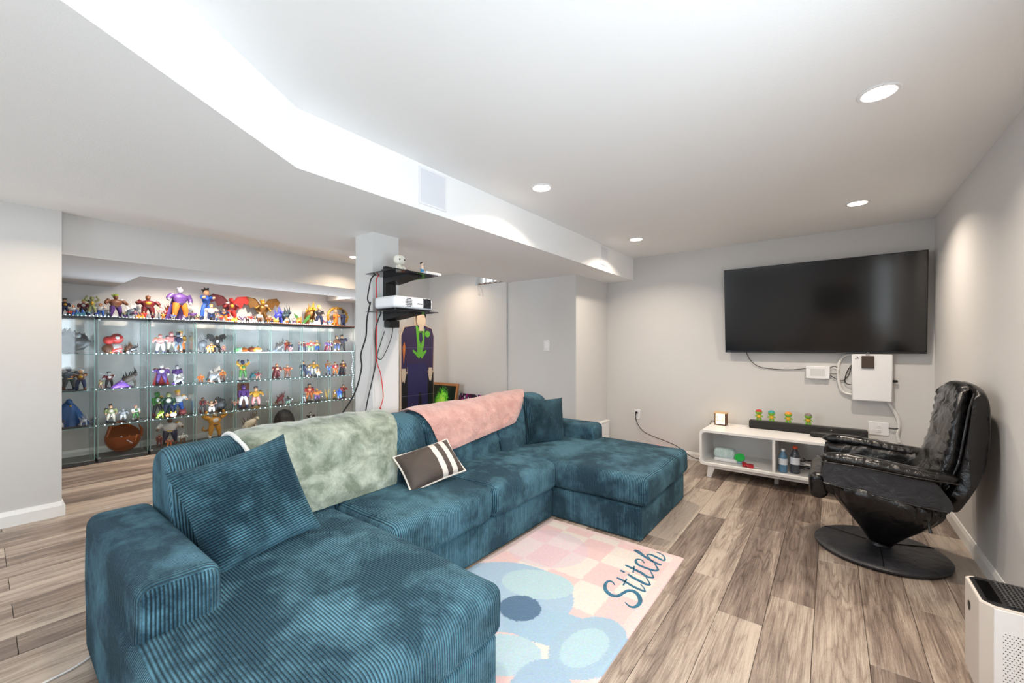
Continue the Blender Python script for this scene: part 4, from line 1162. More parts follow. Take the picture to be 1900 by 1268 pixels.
obj('block_lead', tube(smoothpath([(-2.59, 1.90, 1.45), (-2.58, 1.88, 1.38), (-2.585, 1.84, 1.28), (-2.58, 1.79, 1.215), (-2.59, 1.765, 1.24), (-2.60, 1.80, 1.33), (-2.595, 1.83, 1.42)]), .003, 6), BLKC, pbk)
cable('cable', 'thick black cable hanging from the projector down behind the sofa, further from the red one',
      [(-2.56, 1.69, 1.62), (-2.60, 1.688, 1.50), (-2.63, 1.70, 1.38), (-2.67, 1.685, 1.25), (-2.67, 1.69, 1.15), (-2.72, 1.67, .98), (-2.80, 1.63, .84), (-2.90, 1.58, .70), (-2.94, 1.55, .55)], .006, BLKC)
cable('cable', 'black cable hanging straight from the projector close to the red cable',
      [(-2.55, 1.775, 1.56), (-2.585, 1.755, 1.46), (-2.60, 1.755, 1.36), (-2.60, 1.76, 1.20), (-2.62, 1.74, 1.05), (-2.64, 1.715, .90), (-2.65, 1.70, .76), (-2.66, 1.70, .55)], .005, BLKC)
cable('cable', 'black upper cable beside the pillar joining shelf and projector',
      [(-2.53, 1.74, 1.835), (-2.56, 1.70, 1.79), (-2.575, 1.69, 1.72), (-2.58, 1.68, 1.64), (-2.56, 1.69, 1.60)], .005, BLKC)
rdc = thing('red_cable', 'red cable dangling from the pillar shelf with a red connector at its end', 'cable', (-2.6, 1.78, .8))
obj('lead', tube(smoothpath([(-2.52, 1.755, 1.83), (-2.56, 1.74, 1.79), (-2.57, 1.745, 1.70), (-2.57, 1.75, 1.60), (-2.58, 1.755, 1.50), (-2.59, 1.76, 1.35), (-2.595, 1.765, 1.20), (-2.59, 1.79, 1.12), (-2.585, 1.805, 1.02), (-2.585, 1.81, .93), (-2.59, 1.79, .86)], 6), .0035, 6), REDC, rdc)
obj('connector', tube([(-2.59, 1.79, .865), (-2.59, 1.793, .845), (-2.588, 1.797, .82)], [.006, .010, .009], 8), REDC, rdc)
obj('connector_tip', tube([(-2.588, 1.797, .82), (-2.587, 1.798, .81)], [.006, .006], 8), BLKP, rdc)
cable('floor_cord', 'white cord lying on the floor beside the near sofa arm', [(-2.33, -.10, .004), (-2.40, .12, .004), (-2.45, .28, .004), (-2.62, .42, .004)], .004, WHC)
cable('cable', 'longer of two loose white cables hanging below the small alcove window', [(-3.80, YA - .004, 2.155), (-3.79, YA - .02, 2.12), (-3.765, YA - .02, 2.08), (-3.75, YA - .015, 2.03), (-3.745, YA - .012, 1.99)], .004, WHC)
cable('cable', 'shorter looped loose cable hanging below the small alcove window', [(-3.825, YA - .004, 2.155), (-3.83, YA - .02, 2.10), (-3.81, YA - .02, 2.06), (-3.80, YA - .015, 2.03), (-3.82, YA - .012, 2.01), (-3.815, YA - .012, 2.04)], .0025, WHC)
lv = thing('dried_garland', 'brown dried garland lying along the small alcove window sill', 'garland', (-3.6, YA + .05, 2.15))
for i in range(16):
    x = ax0 + .03 + i * .031; obj('twig', tube([(x, YA + .02, 2.152), (x + .02, YA + .01 - .02 * (i % 3), 2.160 + .008 * (i % 2)), (x + .04, YA + .02, 2.156)], .005, 5), plain('twig_brown', (120, 92, 70), .8), lv)

# ------------------------------------------------------------------ cardboard standee: a plain suited figure without a face
sd = thing('cardboard_standee', 'life-size cardboard cutout of a faceless figure in a purple suit', 'cardboard cutout', (-4.42, 3.68, 0))
PUR = plain('print_purple', (58, 44, 84), .5, scale=3); PUR2 = plain('print_navy_purple', (48, 44, 96), .5, scale=3); GRN = plain('print_green', (108, 190, 58), .5)
SKN = plain('print_pale', (226, 206, 182), .5); BKB = plain('print_black', (22, 24, 28), .45); ORG = plain('print_orange', (226, 130, 52), .5); CRD = plain('card_edge', (214, 186, 160), .7)
SX = -4.42; SC = 3.68
def flat(name, poly, mat, lay, th=.0015): return obj(name, prism([(SC + a, b) for a, b in poly], SX + .012 + lay * .0016, SX + .012 + lay * .0016 + th, 'X'), mat, sd, smooth=False)
body = [(-.32, .02), (.23, .02), (.235, 1.45), (.20, 1.56), (.09, 1.60), (.085, 1.74), (.04, 1.80), (-.05, 1.80), (-.09, 1.74), (-.09, 1.60), (-.27, 1.57), (-.32, 1.46)]
obj('card', prism([(SC + a, b) for a, b in body], SX, SX + .012, 'X'), CRD, sd, smooth=False)
flat('black_ground', [(-.315, .02), (.225, .02), (.228, .95), (-.315, .95)], BKB, 0)
flat('trousers', [(-.22, .03), (-.07, .03), (-.03, .69), (.01, .69), (.05, .03), (.14, .03), (.12, 1.12), (-.22, 1.12)], PUR2, 1)
flat('jacket', [(-.315, .98), (-.23, .98), (-.22, 1.08), (.10, 1.08), (.12, .98), (.215, .98), (.228, 1.45), (.195, 1.552), (.08, 1.59), (-.10, 1.59), (-.265, 1.562), (-.315, 1.45)], PUR, 2)
flat('waistcoat', [(-.085, 1.585), (-.02, 1.585), (.07, 1.585), (.055, 1.33), (.03, 1.235), (.095, 1.265), (.095, 1.235), (.015, 1.145), (-.005, 1.18), (-.03, 1.145), (-.14, 1.245), (-.135, 1.275), (-.06, 1.225), (-.06, 1.33)], GRN, 3)
flat('necktie', [(-.025, 1.50), (.02, 1.50), (.03, 1.40), (.0, 1.34), (-.03, 1.40)], PUR, 4)
flat('shirt_collar', [(-.06, 1.59), (.085, 1.59), (.02, 1.50)], PUR2, 5)
flat('lapel_flower', [(.115 + .045 * cos(k * pi / 7), 1.482 + .045 * sin(k * pi / 7)) for k in range(14)], GRN, 4)
flat('pocket_stripe', [(-.285, 1.08), (-.255, 1.30), (-.275, 1.37), (-.30, 1.30)], ORG, 4)
flat('neck', [(-.03, 1.52), (.045, 1.52), (.05, 1.62), (-.04, 1.62)], SKN, 6)
flat('head', [(.0 + .078 * cos(k * pi / 10), 1.680 + .112 * sin(k * pi / 10)) for k in range(20)], SKN, 7)
flat('hair', [(-.085, 1.69), (-.06, 1.745), (.05, 1.745), (.082, 1.69), (.083, 1.765), (.035, 1.798), (-.045, 1.798), (-.088, 1.755)], BKB, 8)
for y in (-.285, .165):
    flat('hand', [(y - .03, 1.02), (y + .03, 1.02), (y + .035, .93), (y + .02, .87), (y + .012, .83), (y - .005, .86), (y - .02, .84), (y - .035, .92)], SKN, 6)
for z in (.656, 1.29): obj('fold_line', box(SX + .0275, SX + .0282, SC - .315, SC + .228, z, z + .004), plain('fold_grey', (120, 116, 140), .5), sd, smooth=False)
obj('easel_strut', prism([(SX, .05), (SX - .22, .05), (SX, .9)], SC - .005, SC + .005, 'Y'), CRD, sd, smooth=False)

# framed picture and print leaning on the alcove wall
def lean(name, label, cat, x0, x1, zt, yb, yt, fw, frame, art, thick=.022):
    t = thing(name, label, cat, ((x0 + x1) / 2, yb, 0)); L = sqrt(zt ** 2 + (yt - yb) ** 2); ang = atan2(zt, yt - yb)
    def put(g): return [(p[0], yb + p[2] * cos(ang) + (p[1]) * sin(ang), p[2] * sin(ang) - (p[1]) * cos(ang) + .004) for p in g[0]], g[1]
    if fw:
        for g in (box(x0, x0 + fw, -thick, 0, 0, L), box(x1 - fw, x1, -thick, 0, 0, L), box(x0 + fw, x1 - fw, -thick, 0, 0, fw), box(x0 + fw, x1 - fw, -thick, 0, L - fw, L)):
            obj('frame_rail', put(g), frame, t, smooth=False)
    obj('picture', put(box(x0 + fw, x1 - fw, -thick * .6, -.002, fw, L - fw)), art, t, smooth=False)
    return t
def art_green():
    t = NT('abstract_green_art'); co = t.coord('Generated')
    s = t.add('ShaderNodeSeparateXYZ'); t.link(co, s.inputs[0])
    d = t.math('ADD', t.math('POWER', t.math('MULTIPLY', t.math('SUBTRACT', s.outputs[0], .45), 1.5), 2), t.math('POWER', t.math('MULTIPLY', t.math('SUBTRACT', s.outputs[2], .62), 1.35), 2))
    n = t.noise(9, 5, .7, co, 1.5)
    f = t.math('SUBTRACT', t.math('ADD', n, .17), t.math('MULTIPLY', d, 1.7))
    t.set(.25, col=t.ramp(f, [(.30, srgb(20, 34, 22)), (.38, srgb(46, 120, 44)), (.50, srgb(110, 214, 50)), (.66, srgb(180, 238, 90))]))
    return t.m
def art_purple():
    t = NT('abstract_magenta_art'); co = t.coord('Generated')
    v = t.add('ShaderNodeTexVoronoi'); t.link(t.scaled(co, (5, 1, 4)), v.inputs['Vector']); v.inputs['Scale'].default_value = 1.6
    t.set(.3, col=t.ramp(v.outputs[0], [(.15, srgb(206, 206, 216)), (.25, srgb(30, 24, 36)), (.5, srgb(36, 26, 42)), (.62, srgb(160, 36, 120)), (.85, srgb(120, 30, 110))]))
    return t.m
lean('framed_picture', 'wood-framed picture with glowing green splash leaning in the alcove', 'picture', -4.635, -4.085, .785, 3.93, 4.10, .035, plain('oak_frame', (170, 116, 72), .5), art_green())
lean('canvas_print', 'magenta and black abstract print leaning beside the wood-framed picture', 'picture', -4.075, -3.69, .66, 4.0, 4.10, 0, None, art_purple())

# ------------------------------------------------------------------ glass display cases
ORD = ['first', 'second', 'third', 'fourth', 'fifth', 'sixth', 'seventh', 'eighth']
CX0, CX1 = -6.872, -6.500
CZ = [.412, .817, 1.222]; CTOP = 1.645
def pane(name, x0, x1, y0, y1, z0, z1, parent):
    g = box(x0, x1, y0, y1, z0, z1); d = (x1 - x0, y1 - y0, z1 - z0); k = d.index(min(d))
    big = {0: (3, 5), 1: (2, 4), 2: (0, 1)}[k]
    return obj(name, g, [CABG, EDGE], parent, fm=[0 if i in big else 1 for i in range(6)], smooth=False)
for k in range(8):
    y0 = .378 + .453 * k; y1 = y0 + .43
    t = thing('display_case', f'{ORD[k]} tall glass display case from the left in the niche', 'display case', (-6.69, (y0 + y1) / 2, 0), group='tall glass display cases')
    wood = k >= 5
    obj('base_frame', rbox(CX0, CX1, y0, y1, .002, .046, .004), plain('case_base', (58, 60, 62), .4), t)
    obj('top_frame', rbox(CX0, CX1, y0, y1, CTOP - .024, CTOP, .003), plain('case_top_dark', (34, 36, 40), .4), t)
    pane('side_panel', CX0 + .004, CX1 - .010, y0, y0 + .005, .046, CTOP - .024, t)
    pane('side_panel', CX0 + .004, CX1 - .010, y1 - .005, y1, .046, CTOP - .024, t)
    pane('back_panel', CX0, CX0 + .004, y0 + .005, y1 - .005, .046, CTOP - .024, t)
    d = pane('door', CX1 - .008, CX1 - .003, y0 + .003, y1 - .003, .052, CTOP - .028, t)
    obj('door_hinge', box(CX1 - .012, CX1, y0 + .002, y0 + .022, CTOP - .045, CTOP - .026), ALU, d, smooth=False)
    obj('door_hinge', box(CX1 - .012, CX1, y0 + .002, y0 + .022, .046, .064), ALU, d, smooth=False)
    for z in CZ: pane('shelf', CX0 + .006, CX1 - .014, y0 + .006, y1 - .006, z - .005, z, t)
for i, (a, b, lab, m) in enumerate(((1.735, 2.165, 'white board laid on top of the fourth glass case', TRIMW), (2.645, 3.99, 'brown wooden board laid across the tops of the last three glass cases', plain('walnut_board', (112, 76, 56), .5)))):
    o = obj('top_board', rbox(CX0 + .01, CX1 + .006, a, b, CTOP + .001, CTOP + (.012 if i == 0 else .016), .003), m); tag(o, lab, 'board')

# strings of small white LEDs along the shelf fronts
LED = emit('led_white', (214, 232, 255), 7)
def leds(label, y0, y1, z, step, power=0, vertical=None):
    t = thing('led_strip', label, 'light strip', (CX1, (y0 + y1) / 2, z), group='led light strips in the display cases')
    if vertical:
        pts = [(CX1 - .02, y0 + .01 * sin(i * .7), vertical[0] + (vertical[1] - vertical[0]) * i / 24) for i in range(25)]
    else:
        n = int((y1 - y0) / step); pts = [(CX1 - .018, y0 + (y1 - y0) * i / n, z + .004 + .0015 * (i % 2)) for i in range(n + 1)]
    obj('strip_tape', tube([(p[0] - .004, p[1], p[2] - .002) for p in pts], .0018, 5), plain('strip_grey', (120, 150, 150), .5), t)
    o = obj('led_beads', join(*[box(p[0] - .003, p[0] + .003, p[1] - .004, p[1] + .004, p[2], p[2] + .004) for p in pts]), LED, t, smooth=False); o['kind'] = 'stuff'
    if power:
        l = area('strip_lamp', (-.03, 0, .012), (radians(180), 0, 0), .01, (y1 - y0) * .95, power, (.72, .85, 1.0)); l.parent = t
leds('led strip on the upper glass shelves of the nearer four cases', .82, 2.17, 1.222, .045, 7)
leds('bright led strip on the upper glass shelves of the four cases by the pillar', 2.20, 3.97, 1.222, .018, 11)
leds('led strip on the middle glass shelves of all cases', .82, 3.97, .817, .07, 10)
leds('led strip on the lower glass shelves of all cases', .82, 3.97, .412, .07, 10)
leds('led strip along the top edge of the first three cases', .40, 1.72, CTOP, .03, 0)
leds('led strip along the top edge of the cases under the dragon figurines', 2.19, 3.6, CTOP + .012, .03, 0)
leds('led strip hanging down the inside of the last glass case', 3.955, 3.955, .45, .02, 0, (.45, 1.2))

# ------------------------------------------------------------------ collectible figurines (generic)
PAL = dict(tan=(222, 170, 130), navy=(36, 46, 82), white=(226, 224, 222), blue=(48, 96, 190), orange=(226, 122, 44), black=(26, 24, 26), maroon=(112, 34, 40), dark=(40, 36, 38), lime=(156, 190, 64),
  olive=(142, 148, 98), brown=(122, 78, 54), purple=(92, 60, 130), slate=(84, 96, 110), gold=(208, 160, 60), red=(196, 50, 46), grey=(146, 148, 152), pink=(226, 150, 146), silver=(190, 194, 204),
  yellow=(238, 190, 60), royal=(52, 62, 160), deepteal=(38, 64, 78), leaf=(64, 122, 56), charcoal=(72, 72, 74), rust=(164, 78, 46), cream=(216, 204, 182), teal=(60, 130, 140), royaldark=(34, 74, 128),
  greybrown=(118, 108, 100), darkgreen=(44, 76, 58), bronze=(132, 92, 44), amber=(176, 92, 34), ochre=(206, 146, 42), blackgloss=(20, 20, 22))
def pm(k): return plain('vinyl_' + k, PAL[k], .12 if k == 'blackgloss' else .42, .55 if k in ('gold', 'bronze', 'silver') else 0, .25, 30, bump=.25)
def cone(p, d, r, n=5):
    p = Vector(p); d = Vector(d); return tube([p, p + d * .55, p + d], [r, r * .55, r * .04], n)
def spikes(c, r, num, ln, rnd, up=.3):
    gs = []
    for i in range(num):
        a = 2 * pi * i / num + rnd.uniform(-.3, .3); e = rnd.uniform(.1, 1.2)
        d = Vector((cos(a) * cos(e) - .15, sin(a) * cos(e), sin(e) + up)).normalized(); gs.append(cone(Vector(c) + d * r * .5, d * (r * .6 + ln), r * .5))
    return join(*gs)
def figure(i, rec):
    kind, X, Y, Z, h, w, sk, tp, lg, hr, pose, ext, lab = rec
    R = random.Random(i * 17 + 3)
    t = thing('figurine' if kind not in ('box', 'shell', 'dome') else {'box': 'trinket_box', 'shell': 'shell_sculpture', 'dome': 'dome_sculpture'}[kind], lab, 'figurine' if kind not in ('box', 'shell', 'dome') else 'ornament', (X, Y, Z), R.uniform(-.35, .35), group='collectible figurines in the display cases')
    ex = dict(e.split('=') for e in ext.split(';') if e)
    S = lambda g: xf(g, (0, 0, 0), (0, 0, 0), h)
    def P(n, g, m):
        o = obj(n, S(g), pm(m) if isinstance(m, str) else m, t, world=False, angle=60)
        if n in ('spikes', 'spine_plates', 'flame', 'crest'): o['kind'] = 'stuff'      # too small to pick apart one by one
    b = max(.75, min(1.7, (w / h) / .42)); hw = w / h / 2
    if kind not in ('box', 'dome', 'shell', 'wave'):
        P('base', lathe([(min(.22, hw * .8), 0), (min(.22, hw * .8), .018), (min(.2, hw * .72), .026)], 16), ex.get('base', 'dark'))
    z0_ = .026
    if kind in ('hum', 'ape', 'wing'):
        k = 1.0 if kind != 'wing' else .8; bb = b if kind != 'wing' else 1.0
        if kind == 'ape': bb = 1.55
        st = .07 + .05 * bb; mz = lambda z: z0_ + z * .90
        legs = []; arms = []; hands = []
        for s in (-1, 1):
            legs.append(tube([(0, s * .055 * bb, mz(.50)), (.03, s * (.05 + st * .5), mz(.28)), (-.01, s * st, mz(.05)), (.05, s * (st + .01), mz(.015))], [.075 * bb ** .7, .058 * bb ** .6, .042, .032], 8))
            sh_ = Vector((0, s * .125 * bb, mz(.77))); ps = pose
            if ps == 'rod': ps = 'out' if s > 0 else 'wide'
            if ps == 'cape': ps = 'down' if s > 0 else 'wide'
            if ps == '': ps = 'wide'
            el, hd = {'down': (Vector((.02, s * .17 * bb, mz(.62))), Vector((.09, s * .15 * bb, mz(.50)))),
                      'wide': (Vector((.03, s * (.10 + .13 * bb), mz(.66))), Vector((.12, s * (.12 + .13 * bb), mz(.60 + R.uniform(-.06, .12))))),
                      'out': (Vector((.10, s * .17 * bb, mz(.72))), Vector((.22, s * .14 * bb, mz(.74)))),
                      'up': (Vector((.02, s * (.12 + .14 * bb), mz(.86))), Vector((.04, s * (.05 + .13 * bb), mz(1.03))))}[ps]
            arms.append(tube([sh_, sh_.lerp(el, .5), el, el.lerp(hd, .6)], [.058 * bb ** .7, .055 * bb ** .7, .045 * bb ** .6, .042 * bb ** .6], 8))
            hands.append(tube([el.lerp(hd, .5), hd, hd + (hd - el) * .2], [.036, .040, .022], 8))
        P('legs', join(*legs), lg)
        for s in (-1, 1):
            P('boot', tube([(0, s * (st - .005), mz(.15)), (-.01, s * st, mz(.05)), (.045, s * (st + .01), mz(.02)), (.08, s * (st + .012), mz(.015))], [.055, .052, .042, .028], 8), {'white': 'navy', 'dark': 'maroon'}.get(lg, R.choice(['dark', 'brown', 'white', 'navy'])))
            if R.random() < .55: P('shoulder_guard', ball((0, s * .135 * bb, mz(.79)), (.06, .065 * bb ** .6, .05), 10, 6), R.choice(['gold', 'white', 'dark', hr if hr != 'none' else 'grey']))
        P('torso', join(xf(tube([(0, 0, mz(.46)), (0, 0, mz(.54)), (0, 0, mz(.66)), (0, 0, mz(.76)), (0, 0, mz(.82))], [.10 * bb, .095 * bb, .135 * bb, .12 * bb, .04], 12), s=(.62, 1, 1)), *arms), tp)
        hz = mz(.905); hrd = .082
        P('head', join(xf(ball((0, 0, 0), (hrd, hrd * .92, hrd * 1.1), 12, 9), (.012, 0, hz)), *hands), sk)
        if hr != 'none': P('hair', join(ball((-.018, 0, hz + .03), (hrd * 1.02, hrd * 1.02, hrd * .95), 10, 6), spikes((-.01, 0, hz + .03), hrd, 9 if hr in ('yellow', 'lime', 'black', 'gold', 'orange') else 5, .05 if hr in ('yellow', 'lime', 'black', 'gold', 'orange') else .015, R)), hr)
        if R.random() < .6: P('chest_panel', xf(ball((0, 0, 0), (.05, .07 * bb, .085), 10, 7), (.062 * bb ** .8, 0, mz(.68))), R.choice([sk, 'white', lg, 'gold']))
        P('belt', xf(lathe([(.098 * bb, -.016), (.106 * bb, 0), (.098 * bb, .016)], 14), (0, 0, mz(.50)), s=(.68, 1, 1)), ex.get('belt', 'dark' if lg != 'dark' else 'brown'))
        if pose == 'cape' or 'cape' in ex:
            cw = max(.2, hw * .95)
            g = grid(lambda u, v: (-.075 - .10 * u + .02 * sin(v * 14) * u, (v - .5) * 2 * (.12 + (cw - .12) * u), mz(.80) - u * .74), 8, 16)
            g2 = ([(p[0] - .012, p[1], p[2]) for p in g[0]], [tuple(reversed(f)) for f in g[1]]); P('cape', join(g, g2), ex.get('cape', tp))
        if pose == 'rod': P('rod', tube([(.22, .30, mz(.62)), (.20, -.62, mz(1.02))], .011, 6), 'silver')
        if 'box' in ex: P('backdrop_box', box(-.24, -.14, -.2, .2, .02, .98), ex['box'])
        if kind == 'wing':
            for s in (-1, 1):
                sp = hw * s; q = [(0, .62), (sp * .35, 1.0), (sp * .8, 1.06), (sp, .90), (sp * .86, .74), (sp * .7, .80), (sp * .58, .60), (sp * .42, .68), (sp * .28, .48), (sp * .1, .5)]
                V = [(-.05 - .12 * abs(a) / max(.01, hw), a, z) for a, z in q]; n = len(V)
                g = (V + [(x - .018, y, z) for x, y, z in V], [tuple(range(n)), tuple(range(2 * n - 1, n - 1, -1))] + [(j, n + j, n + (j + 1) % n, (j + 1) % n) for j in range(n)])
                P('wing', join(g, tube([(-.03, 0, .66), (-.10, sp * .35, 1.0), (-.14, sp * .8, 1.06), (-.16, sp, .9)], [.02, .018, .014, .006], 6)), tp if s < 0 else lg)
            P('tail', tube([(-.05, 0, .44), (-.14, .1, .3), (-.1, .28, .16), (.05, .34, .10)], [.05, .04, .025, .006], 7), sk)
        if kind == 'ape': P('muzzle', ball((.075, 0, hz - .02), (.05, .045, .035), 10, 6), 'cream')
        if kind == 'ape': P('tail', tube([(-.06, 0, .40), (-.1, -.22, .28), (-.05, -.36, .34), (0, -.32, .46)], [.035, .03, .025, .012], 7), sk)
    elif kind == 'spiky':
        q = hw
        P('body', join(tube([(-.08, -q * .55, .24), (0, -q * .2, .42), (.02, q * .15, .52), (.05, q * .42, .62)], [.10, .19, .17, .09], 9),
                       *[tube([(x, y, .36), (x + .06, y * 1.25, .20), (x + .07, y * 1.3, .03)], [.07, .05, .035], 6) for x in (-.05, .08) for y in (-q * .4, q * .35)]), tp)
        P('head', join(ball((.10, q * .5, .68), (.10, .085, .085), 10, 7), cone((.17, q * .5, .66), (.10, .02, -.03), .05)), sk)
        P('spikes', join(*[cone((-.03, -q * .55 + q * 1.1 * j / 7, .42 + .05 * j), (-.10 + R.uniform(-.08, .08), R.uniform(-.14, .14), .26 + R.uniform(0, .12)), .045) for j in range(8)]), hr)
        P('tail', tube(smoothpath([(-.06, -q * .5, .22), (.05, -q * .9, .14), (.16, -q * .6, .08), (.18, -q * .1, .06)], 4), [.07 - .065 * j / 12 for j in range(13)], 6), lg)
    elif kind == 'rock':
        V, F = ball((0, 0, .45), (.36, hw * .92, .42), 22, 14)
        V = [(x + .10 * noise.noise(Vector((x * 5, y * 5, z * 5 + i))), y + .12 * noise.noise(Vector((y * 4, x * 5, z * 6 + i))), max(.02, z + .14 * noise.noise(Vector((z * 4, y * 5, x * 4 + i))))) for x, y, z in V]
        P('body', (V, F), tp); P('head', ball((.22, hw * .35, .72), (.12, .11, .11), 10, 7), hr)
        P('claw', tube([(.1, -hw * .4, .7), (.24, -hw * .75, .5), (.26, -hw * .8, .15)], [.14, .11, .06], 8), sk)
        P('spine_plates', join(*[cone((-.05, -hw * .6 + hw * 1.2 * j / 5, .75 + .1 * sin(j)), (-.06, .04, .2), .07) for j in range(6)]), lg)
    elif kind == 'stack':
        for j, (y, z, r, m) in enumerate(((-.25, .22, .22, lg), (.12, .25, .24, sk), (-.22, .62, .20, tp), (.16, .70, .25, tp), (.1, .74, .10, sk))): P('creature', ball((.02 + .16 * (j == 4), y * .8, z), r, 14, 9), m)
        P('shell_ring', xf(lathe([(.22, -.03), (.26, 0), (.22, .03)], 16), (.02, .13, .70), (.3, .2, 0)), sk)
    elif kind == 'ball':
        P('body', ball((0, 0, .40), (.33, hw * .92, .38), 14, 10), tp)
        for s in (-1, 1):
            P('ear', cone((0, s * hw * .5, .66), (0, s * .1, .34), .13), hr)
            P('foot', ball((.2, s * hw * .45, .08), (.14, .12, .06), 8, 6), lg)
    elif kind == 'pumpkin':
        V, F = ball((0, 0, .45), (1, 1, 1), 32, 10)
        V = [(x * hw * (1 - .10 * abs(sin(4 * atan2(y, x)))), y * hw * .95 * (1 - .10 * abs(sin(4 * atan2(y, x)))), .42 + (z - .45) * .42) for x, y, z in V]
        P('body', (V, F), tp); P('stem', tube([(0, 0, .78), (.03, .03, .93), (.09, .05, .99)], [.09, .07, .06], 7), 'leaf'); P('face_plate', ball((hw * .78, 0, .40), (.10, hw * .4, .16), 10, 6), lg)
    elif kind == 'wave':
        P('body', join(*[cone((-.1, -hw * .8 + hw * 1.6 * j / 6, .0), (.12 * (j % 2), .16 * sin(j * 2), .6 + .35 * (j % 3) / 2), .24, 7) for j in range(7)]), tp)
        P('crest', join(*[cone((.1, -hw * .6 + hw * 1.2 * j / 4, .0), (.1, .1, .5), .16, 6) for j in range(5)]), lg)
    elif kind == 'leaf':
        for s in (-1, 1):
            q = [(0, .1), (s * hw * .4, .25), (s * hw * .8, .62), (s * hw, .98), (s * hw * .55, .78), (s * hw * .2, .45)]
            V = [(0, a, z) for a, z in q]; n = len(V)
            P('leaf_blade', (V + [(x - .05, y, z) for x, y, z in V], [tuple(range(n)), tuple(range(2 * n - 1, n - 1, -1))] + [(j, n + j, n + (j + 1) % n, (j + 1) % n) for j in range(n)]), tp)
        P('stem', tube([(-.02, 0, .02), (-.02, 0, .3)], [.06, .04], 7), hr)
    elif kind == 'cloak':
        def cl(u, v):
            a = v * 2 * pi; r = .10 + u ** .75 * .9; f = 1 + .13 * sin(a * 7 + 2 * u) * u
            return (cos(a) * r * .40 * f, sin(a) * r * hw * f, .98 - u * .95 + .05 * sin(a * 3) * u * (1 - u))
        P('cloak', grid(cl, 14, 48), tp); P('hood', ball((.05, 0, .95), (.12, .10, .12), 12, 8), hr)
        P('clasp', ball((.17, 0, .80), .035, 8, 6), 'gold')
    elif kind == 'ring':
        n = 40; P('ring', tube([(-.05, hw * .86 * cos(2 * pi * j / n), .5 + .42 * sin(2 * pi * j / n)) for j in range(n + 1)], [.055 + .02 * sin(j * 2.4) for j in range(n + 1)], 8), sk)
        P('spikes', join(*[cone((-.05, hw * .9 * cos(a), .5 + .44 * sin(a)), (0, .10 * cos(a), .10 * sin(a)), .03) for a in [j * pi / 8 for j in range(16)]]), sk)
        for s, m in ((-1, tp), (1, lg)):
            y = s * hw * .32; P('fighter', join(tube([(.06, y, .2), (.06, y, .42), (.06, y, .62)], [.09, .11, .10], 9), tube([(.06, y - .09, .58), (.16, y - .14, .46)], [.05, .04], 7), tube([(.06, y + .09, .58), (.16, y + .14, .50)], [.05, .04], 7), tube([(.06, y - .05, .22), (.1, y - .09, .06)], [.06, .04], 7), tube([(.06, y + .05, .22), (.1, y + .09, .06)], [.06, .04], 7)), m)
            P('fighter_head', join(ball((.08, y, .74), .075, 10, 7), spikes((.06, y, .77), .07, 6, .05, R)), 'tan' if s < 0 else hr)
    elif kind == 'shell':
        am = NT('amber_resin'); am.set(.12, col=srgb(150, 72, 24)); am.b.inputs['Transmission Weight'].default_value = .35; am.b.inputs['IOR'].default_value = 1.3
        V, F = ball((0, 0, .46), (.34, hw * .95, .45), 30, 18)
        F = [f for f in F if not (sum(V[j][2] for j in f) / len(f) > .52 and sum(V[j][0] for j in f) / len(f) > -.05)]
        V = [(x + .03 * noise.noise(Vector((x * 9, y * 9, z * 9))), y, max(.01, z)) for x, y, z in V]
        P('shell', (V, F), am.m)
        P('tendril', tube([(.1, -hw * .8, .55), (.05, -hw * .6, .9), (0, -hw * .1, 1.0), (.05, hw * .25, .92), (.1, hw * .35, .82)], [.05, .06, .05, .035, .01], 8), am.m)
        P('tendril', tube([(.1, hw * .92, .45), (.08, hw * .98, .7), (.1, hw * .8, .9)], [.05, .04, .008], 8), am.m)
        P('flame', join(*[cone((.18, -hw * .5 + hw * j / 5, .30), (.06, .12, .22 + .05 * (j % 2)), .07) for j in range(6)]), 'orange'); P('blade', tube([(.30, -hw * .1, .55), (.32, hw * .5, .30)], [.02, .012], 6), 'silver')
    elif kind == 'dome':
        P('dome', lathe([(hw * .9, 0), (hw * .98, .06), (hw * .96, .35), (hw * .82, .66), (hw * .5, .9), (.001, .99)], 28), tp)
        P('band', lathe([(hw * .985, .22), (hw * 1.01, .26), (hw * .98, .30)], 28), 'charcoal')
    elif kind == 'box':
        P('box_body', box(-.3, .3, -hw, hw, 0, .8), tp); P('lid', box(-.32, .32, -hw * 1.03, hw * 1.03, .8, .98), 'darkgreen')
